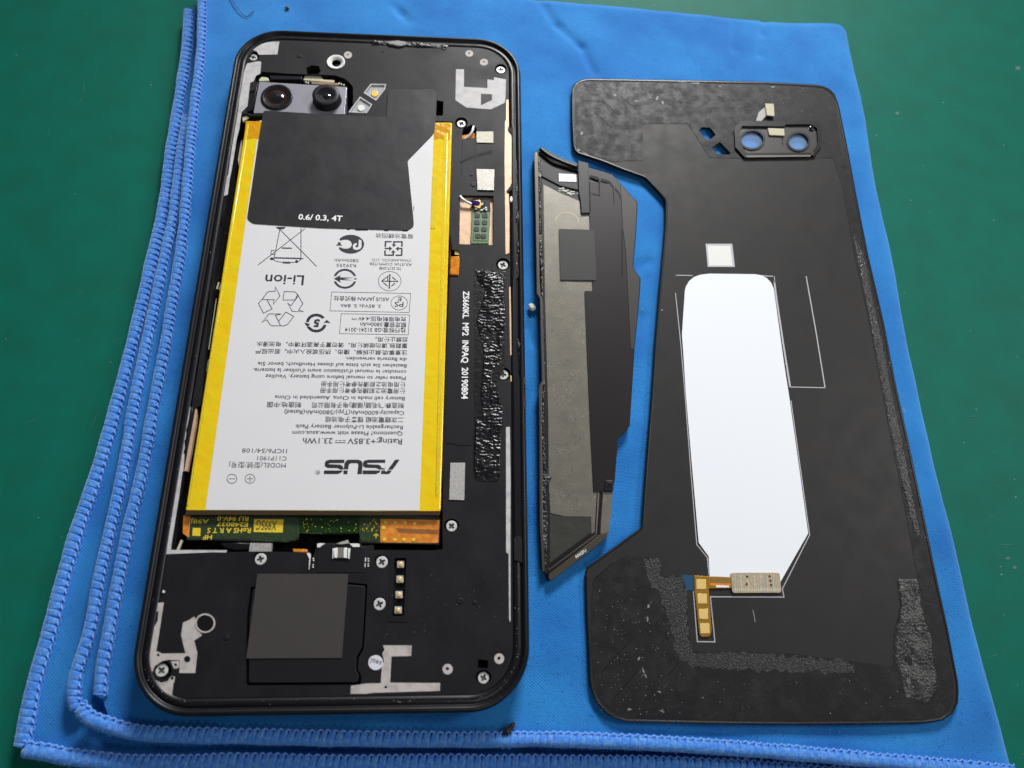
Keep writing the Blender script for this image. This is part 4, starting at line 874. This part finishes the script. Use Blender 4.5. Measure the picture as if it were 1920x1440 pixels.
# ------------------------------------------------------------------ back cover
cv = root('back_cover', tuple(P(1420, 760, .02)), 'black smartphone back cover lying face down, white diffuser strip and gold contacts showing', 'back cover')
ZC = .10
cout = [(1110, 148.5), (1097, 149), (1085, 153), (1077, 160), (1073, 170), (1072.5, 197), (1073, 230), (1075, 272), (1078, 282), (1084, 288), (1130, 303), (1170, 319), (1207, 332), (1213, 336), (1240, 365), (1247, 374), (1248.5, 384), (1248, 422), (1242, 490), (1237, 544), (1229, 640), (1221.7, 750), (1216, 820), (1210, 900), (1204.4, 980), (1203, 988), (1199, 993), (1150, 1029), (1100, 1065), (1099, 1072),
        (1100, 1145), (1104, 1220), (1105.5, 1270), (1109, 1292), (1117, 1313), (1127.5, 1327), (1138, 1338), (1152, 1346), (1175, 1352.5), (1280, 1355), (1365, 1357), (1492, 1358), (1620, 1357), (1730, 1355), (1765, 1350), (1785, 1337), (1795, 1318), (1796, 1296), (1795, 1279), (1774, 1170), (1766, 1135), (1749.6, 1058), (1726.7, 946), (1706, 846), (1676.7, 712.5), (1656, 605), (1627, 480.5), (1605, 370), (1586.7, 271.7),
        (1573, 205), (1569, 190), (1563, 176), (1554, 167.5), (1543, 162.5), (1530, 160), (1440, 155), (1330, 152.5)]
h1 = fillet([(1310, 245), (1316.7, 238), (1331.7, 239), (1342.5, 253), (1328, 264)], 3, 3); h2 = fillet([(1334, 276.7), (1350, 266), (1370, 286.7), (1367.5, 290), (1345, 289)], 3, 3)
e1, e2 = ell(1410.5, 261.5, 21.5, 16.5, 30), ell(1497.5, 265, 19, 15.8, 30)
V, F = slabvf([cout, h1, h2, e1, e2], ZC, .08)
shell = build('cover_panel', V, F, M['cover'], cv)
# polished edge ring
def inset(loop, d):
    c = (sum(p[0] for p in loop)/len(loop), sum(p[1] for p in loop)/len(loop)); o = []
    n = len(loop)
    for i in range(n):
        a, b, c_ = Vector(loop[i-1]), Vector(loop[i]), Vector(loop[(i+1) % n]); d1 = (b-a).normalized(); d2 = (c_-b).normalized(); m = Vector((-(d1+d2).y, (d1+d2).x)).normalized()
        o.append(tuple(b+m*d))
    return o
area_ = sum(cout[i-1][0]*cout[i][1]-cout[i][0]*cout[i-1][1] for i in range(len(cout)))
sg = 1 if area_ > 0 else -1
ci = inset(cout, 2.2*sg)
V = []; F = []
nC = len(cout)
ringp = [(cout, ZC-.078), (inset(cout, -1.6*sg), ZC-.03), (inset(cout, -.9*sg), ZC+.004), (ci, ZC+.012), (inset(cout, 3.2*sg), ZC+.002)]
for lp, z_ in ringp: V += [P(a, b, z_) for a, b in lp]
for k in range(len(ringp)-1):
    for i in range(nC): a, b = k*nC+i, k*nC+(i+1) % nC; F.append((a, b, b+nC, a+nC) if sg > 0 else (a, a+nC, b+nC, b))
build('glass_edge', V, F, M['edge'], cv, smooth=True)
def jit(pts, a, step=5):
    o = []
    for i in range(len(pts)):
        p, q = Vector(pts[i]), Vector(pts[(i+1) % len(pts)]); k = max(1, int((q-p).length/step))
        for j in range(k):
            w = p.lerp(q, j/k); o.append((w.x+a*noise.noise(Vector((w.x*.11, w.y*.11, 2)))*2, w.y+a*noise.noise(Vector((w.x*.11, w.y*.11, 8)))*2))
    return o
def cs(name, p, m, dz=.006, h=.005, par=None, **k): return slab(name, p, ZC+dz, h, M[m], par or cv, **k)
topad = [(1112, 153), (1096, 154), (1086, 158), (1080, 165), (1078, 190), (1080, 272), (1085, 283), (1130, 297), (1150, 303), (1205, 300), (1206, 232), (1290, 232), (1292, 236), (1330, 295), (1372, 297), (1540, 296), (1566, 296), (1578, 290), (1567, 200), (1560, 180), (1548, 169), (1530, 164.5), (1440, 159.5), (1330, 156.5)]
cs('adhesive_sheet', [topad, h1, h2, e1, e2], 'tape_b')
rs_ = [(1562, 296), (1585, 296), (1601, 370), (1622, 480), (1651, 605), (1672, 712), (1702, 846), (1722, 946), (1745, 1058), (1762.5, 1134), (1731, 1127), (1720, 1079), (1693, 933), (1664, 788), (1629, 600), (1600, 469), (1580, 350)]
cs('adhesive_strip', rs_, 'tape_b')
rough_patch('glue_residue', [(1600, 440), (1619, 470), (1650, 620), (1668, 712), (1690, 820), (1712, 930), (1728, 1010), (1714, 1000), (1692, 910), (1664, 780), (1632, 605), (1612, 500)], ZC+.008, .007, M['resin2'], cv, step=.025, sc=5, aniso=.5, seed=8)
botad = [(1112, 1086), (1165, 1045), (1237, 1045), (1244, 1080), (1279, 1081), (1287, 1110), (1290, 1160), (1296, 1214), (1302, 1220), (1367, 1221), (1480, 1225), (1600, 1240), (1675, 1250), (1676, 1192), (1688, 1136), (1682, 1090), (1720, 1086), (1728, 1129), (1764, 1138), (1788, 1279), (1789, 1315), (1780, 1332), (1762, 1344), (1730, 1349), (1492, 1352), (1280, 1349), (1178, 1346), (1156, 1340), (1134, 1322), (1122, 1306), (1115, 1288), (1111, 1262), (1108, 1180)]
cs('adhesive_sheet', botad, 'tape_b')
cs('speckled_adhesive', jit([(1206, 1046), (1236, 1046), (1243, 1081), (1278, 1082), (1286, 1110), (1288, 1160), (1295, 1214), (1301, 1222), (1420, 1224), (1600, 1242), (1600, 1262), (1400, 1256), (1290, 1250), (1262, 1220), (1255, 1160), (1240, 1120), (1215, 1090)], 5), 'tape_s', .009, .002)
rough_patch('glue_residue', [(1684, 1088), (1722, 1087), (1728, 1140), (1746, 1200), (1758, 1290), (1740, 1320), (1700, 1310), (1680, 1240), (1678, 1190), (1690, 1140)], ZC+.010, .015, mat('grey_residue', (.014, .0145, .014), .33, bump=(18, .7, 6, .03), var=(2.6, (.06, .063, .058), .5, .72), grain=(12, 2.5, (.15, .155, .145), .45, .6)), cv, step=.03, sc=3.2, aniso=.5, seed=2, thr=.2)
cs('bare_patch', fillet([(1215, 1328), (1290, 1328), (1310, 1348), (1190, 1345)], 10), 'plate2', .009, .002)
# scored lines and smears
f_ = Flat()
for p in ([(1128, 1261), (1176, 1207)], [(1152, 1308), (1195, 1258)], [(1205, 1318), (1230, 1295)], [(1252, 1266), (1267, 1250)], [(1115, 1085), (1150, 1055)], [(1130, 189), (1160, 215)], [(1164, 180), (1194, 206)], [(1120, 214), (1148, 240)], [(1115, 210), (1122, 218)]): f_ = Flat(); f_.stroke(p, 1.6, ZC+.0085); f_.make('scored_line', M['hole'], cv)
f_ = Flat()
def blotch(u, v, a, b, rot, n=9):
    return [(u+a*random.uniform(.35, 1)*math.cos(q*6.283/n)*math.cos(rot)-b*random.uniform(.35, 1)*math.sin(q*6.283/n)*math.sin(rot), v+a*random.uniform(.35, 1)*math.cos(q*6.283/n)*math.sin(rot)+b*random.uniform(.35, 1)*math.sin(q*6.283/n)*math.cos(rot)) for q in range(n)]
for (u, v, a, b, r) in ((1216, 1136, 3, 6, .3), (1214, 1160, 2.5, 7, 0), (1198, 1235, 3, 5, .6), (1206, 1256, 3, 9, -.4), (1211, 1268, 2, 7, -.5), (1236, 1297, 5, 2, .4), (1318, 1308, 2, 1.6, 0), (1152, 1180, 2, 1, 0), (1180, 1330, 6, 3, 0), (1242, 1334, 9, 2, .4), (1153, 178, 4, 3, .8), (1232, 184, 3, 6, .5), (1243, 192, 3, 5, 0), (1194, 189, 6, 2, .2), (1085, 281, 5, 3, 0), (1090, 250, 4, 6, 0),
         (1280, 154, 14, 2, 0), (1306, 156, 16, 2, 0), (1350, 162, 3, 2, 0), (1219, 183, 4, 1.5, 0), (1205, 560+20, 2, 2, 0), (1241, 581, 3, 1.6, .5), (1450, 163, 6, 1.5, 0), (1668, 680, 2, 3, 0), (1696, 770, 1.4, 8, -.25), (1098, 288, 10, 1.5, .35)):
    f_.poly(blotch(u, v, a, b, r), ZC+.010)
s_ = f_.make('dried_glue_fleck', M['scratch'], cv); s_['kind'] = 'stuff'
def dcov():
    k = random.random()
    if k < .3: return random.uniform(1085, 1560), random.uniform(160, 228)
    if k < .75: return random.uniform(1115, 1290), random.uniform(1100, 1340)
    if k < .85: return random.uniform(1300, 1700), random.uniform(1262, 1345)
    t = random.random(); return 1590+t*160+random.uniform(2, 16), 320+t*780
dust('dust_specks', 380, dcov, ZC+.0095, cv, (.0025, .0085))
dust('dust_specks', 40, lambda: (random.uniform(1250, 1600), random.uniform(300, 1050)), ZC+.001, cv, (.002, .004))
# camera bezel, raised, with lens windows
bz = [(1377, 243), (1380, 234), (1391.7, 227.5), (1532, 227), (1541, 238), (1540, 273), (1527, 291.5), (1396.7, 295), (1379, 276)]
bi = [(1387, 245), (1392, 236), (1470, 237), (1474, 233), (1520, 233), (1532, 240), (1534, 266), (1522, 286), (1400, 287), (1388, 270)]
bzo = slab('camera_bezel', [bz, bi], ZC+.06, .06, M['frame'], cv)
slab('bezel_floor', [bi, e1, e2], ZC+.008, .004, mat('bezel_floor', (.024, .019, .018), .4), bzo)
for (u, v, a, b) in ((1410.5, 261.5, 21.5, 16.5), (1497.5, 265, 19, 15.8)):
    slab('lens_ring', [ell(u, v, a+3, b+3, 32), ell(u, v, a-.6, b-.6, 32)], ZC+.03, .09, M['plate2'], bzo)
    slab('lens_window', ell(u, v, a, b, 32), ZC-.03, .01, M['clear'], bzo)
slab('foam_block', [(1440, 240), (1470, 241), (1471.5, 254), (1442.5, 253)], ZC+.05, .04, M['beige'], bzo, bevel=.01)
slab('bent_tab', [(1435, 193.5), (1451, 194.5), (1452.5, 217.5), (1437.5, 216)], ZC+.09, .03, M['beige'], cv, bevel=.01)
slab('bent_tab', [(1423, 210), (1435, 200), (1437.5, 216), (1428, 227), (1417, 226.5)], ZC+.05, .03, mat('tab_shade', (.36, .34, .33), .6), cv, bevel=.01)
slab('bezel_bump', ell(1523, 239, 5, 4.5, 14), ZC+.05, .04, M['glassy'], bzo, bevel=.02)
slab('bezel_bump', ell(1525.5, 289, 4.5, 3.5, 14), ZC+.07, .03, M['frame'], bzo, bevel=.02)
f_ = Flat(); f_.poly([(1399, 291.5), (1520, 290.5), (1520, 293.5), (1400, 294.8)], ZC+.0625); f_.make('bezel_edge', mat('worn_edge', (.14, .11, .10), .5), bzo)
f_ = Flat(); f_.stroke([(1454, 256), (1466, 256.5), (1468, 273)], 2, ZC+.0095); f_.make('floor_seam', M['hole'], bzo)
# stickers, diffuser, printed lines
st = cs('blank_sticker', [(1323, 457), (1373, 457), (1378, 500.5), (1327, 500.5)], 'line', .006, .006)
cs('sticker_face', [(1326.5, 460.5), (1369, 461), (1373.5, 498), (1329.5, 498)], 'paper', .008, .002, st)
dif = [(1284, 546), (1286, 537), (1292, 527), (1301, 519.5), (1313, 515), (1330, 513), (1416, 514), (1428, 516), (1438, 521.5), (1446, 530), (1451, 541.7), (1459, 600), (1470, 680), (1481, 751), (1498, 873), (1515.5, 1000), (1463, 1092), (1331, 1090), (1328.5, 1043), (1310, 1017.5), (1298, 880), (1286, 740), (1281, 660), (1278.6, 628), (1281, 590)]
cs('diffuser', dif, 'diff', .02, .016, bevel=.003)
f_ = Flat(); zl = ZC+.003
for p, w in (([(1267, 516), (1299, 516.5)], 1.5), ([(1428, 517), (1449.5, 518), (1452, 530)], 1.8), ([(1450.5, 518), (1456, 560), (1468, 640), (1481.5, 726)], 3.2), ([(1511.5, 518), (1530, 622), (1547, 727)], 2.0), ([(1547.5, 724), (1547, 727), (1481, 725.5)], 1.6),
             ([(1266.5, 549), (1276, 640), (1283, 722), (1295, 880), (1306.5, 1021), (1326, 1045), (1329.5, 1079)], 1.4), ([(1483, 751), (1500, 873), (1518, 1003), (1467, 1104), (1470, 1119.5), (1332, 1119), (1340.5, 1203.5), (1307.5, 1203), (1300, 1108)], 1.5), ([(1412, 1144), (1416, 1166)], .8)): f_.stroke(p, w, zl)
f_.make('printed_line', M['line'], cv)
bt_ = cs('blue_tape', [(1279, 1077.5), (1302, 1079), (1302, 1107), (1287.5, 1107)], 'btape', .010, .003)
fx = cs('contact_flex', fillet([(1301.7, 1079), (1331, 1080.5), (1374, 1082), (1374, 1102.5), (1329, 1103.5), (1334.5, 1184), (1331, 1193.5), (1316, 1194.5), (1311.5, 1190), (1302.5, 1108)], [3, 0, 0, 0, 2, 4, 4, 4, 4, 0]), 'goldd', .034, .02, bevel=.008)
for p in ([(1305.8, 1086), (1323.3, 1086), (1324.2, 1104.3), (1305.8, 1104.3)], [(1307.5, 1113.3), (1325, 1113.3), (1326, 1131.5), (1308.5, 1131.5)], [(1310, 1142), (1327, 1141), (1328, 1161), (1311, 1160)], [(1312.3, 1168.5), (1330, 1168.5), (1331, 1187.5), (1313.5, 1187.5)]):
    cs('gold_contact', p, 'gold', .042, .006, fx, bevel=.003)
f_ = Flat()
for k in range(3): f_.stroke([(1332, 1084.5+k*2.6), (1372, 1086.5+k*2.6)], 1.0, ZC+.0365)
f_.make('flex_track', M['tand'], fx)
cs('flex_orange_pad', [(1330, 1093), (1371, 1094), (1371, 1099), (1330, 1098)], 'orange', .038, .003, fx)  # orange strip across the brass-coloured flex
cs('solder_pad', [(1342, 1097), (1367, 1098), (1367, 1101.5), (1343, 1101.5)], 'cable', .040, .003, fx)
fb = cs('flex_board', fillet([(1370, 1073.5), (1462, 1073.5), (1465.5, 1111.5), (1373, 1112)], 5), 'flexb', .05, .03, bevel=.008)
f_ = Flat()
for (a, b) in ((1401, 1081), (1400, 1095.5), (1443, 1080.5), (1444.5, 1089), (1446, 1097)): f_.poly(ell(a, b, 2.4, 2.6, 8), ZC+.0515)
f_.make('board_hole', mat('board_hole', (.07, .03, .02), .3), fb)
f_ = Flat()
for (a, b) in ((1388.5, 1080), (1389, 1089), (1390, 1095.5), (1401.5, 1088), (1414, 1081), (1415, 1088.5), (1416, 1096), (1428, 1081)): f_.poly(ell(a, b, 2, 1.7, 8), ZC+.0515)
for k in range(7): f_.stroke([(1378+k*12, 1076), (1379.5+k*12, 1109)], .9, ZC+.0513)
for k in range(22): f_.poly([(1377+k*4, 1103), (1379+k*4, 1103), (1379.4+k*4, 1108), (1377.4+k*4, 1108)], ZC+.0515)
f_.make('board_print', mat('board_silk', (.50, .47, .40), .5), fb)['kind'] = 'stuff'
dust('dust_specks', 90, lambda: (random.choice((random.uniform(0, 330), random.uniform(1600, 1920))), random.uniform(0, 1440)), ZM+.003, g, (.004, .016), 'dust')
dust('lint_specks', 130, lambda: (random.uniform(380, 1880), random.choice((random.uniform(10, 140), random.uniform(1345, 1372), random.uniform(300, 1300)))), .0, cl, (.004, .010), 'dust')
# ------------------------------------------------------------------ crumbs and hair
def crumb(name, pts, h, m, label, cat):
    V = []; F = []; n = len(pts); b = [P(a, c, .015) for a, c in pts]; cen = sum(b, Vector())/n
    for s, z in ((1, .0), (.95, h*.6), (.55, h)): V += [Vector((cen.x+(p.x-cen.x)*s, cen.y+(p.y-cen.y)*s, p.z+z*random.uniform(.7, 1.2))) for p in b]
    for k in range(2):
        for i in range(n): a, c = k*n+i, k*n+(i+1) % n; F.append((a, a+n, c+n, c))
    F.append(tuple(range(2*n, 3*n)))
    o = build(name, V, F, m, smooth=False); tagt(o, label, cat); return o
crumb('glue_crumb', [(962, 1353), (966, 1354), (966, 1360), (961, 1367), (955, 1374), (952, 1381), (948, 1377), (945, 1375), (940, 1376), (942, 1369), (950, 1364), (957, 1357)], .14, M['crumb'], 'small black crumb of torn glue on the front hem of the blue cloth', 'crumb')
crumb('lint_crumb', [(990, 572), (996, 569), (1003, 573), (1005, 580), (999, 584), (992, 581)], .06, M['crumbw'], 'tiny pale grey crumb on the cloth between the phone and the side trim', 'crumb')
hr = tube('hair', [(430, -8, .03), (440, 8, .035), (452, 23, .04), (462, 31, .03), (470, 26, .04), (476, 19, .03)], .010, mat('hair', (.03, .01, .05), .5), None); tagt(hr, 'short dark curved hair on the blue cloth behind the phone', 'hair')
spk_ = crumb('dark_speck', [(534, 14), (541, 12), (543, 17), (536, 18)], .03, M['crumb'], 'tiny dark speck on the blue cloth behind the phone', 'speck')
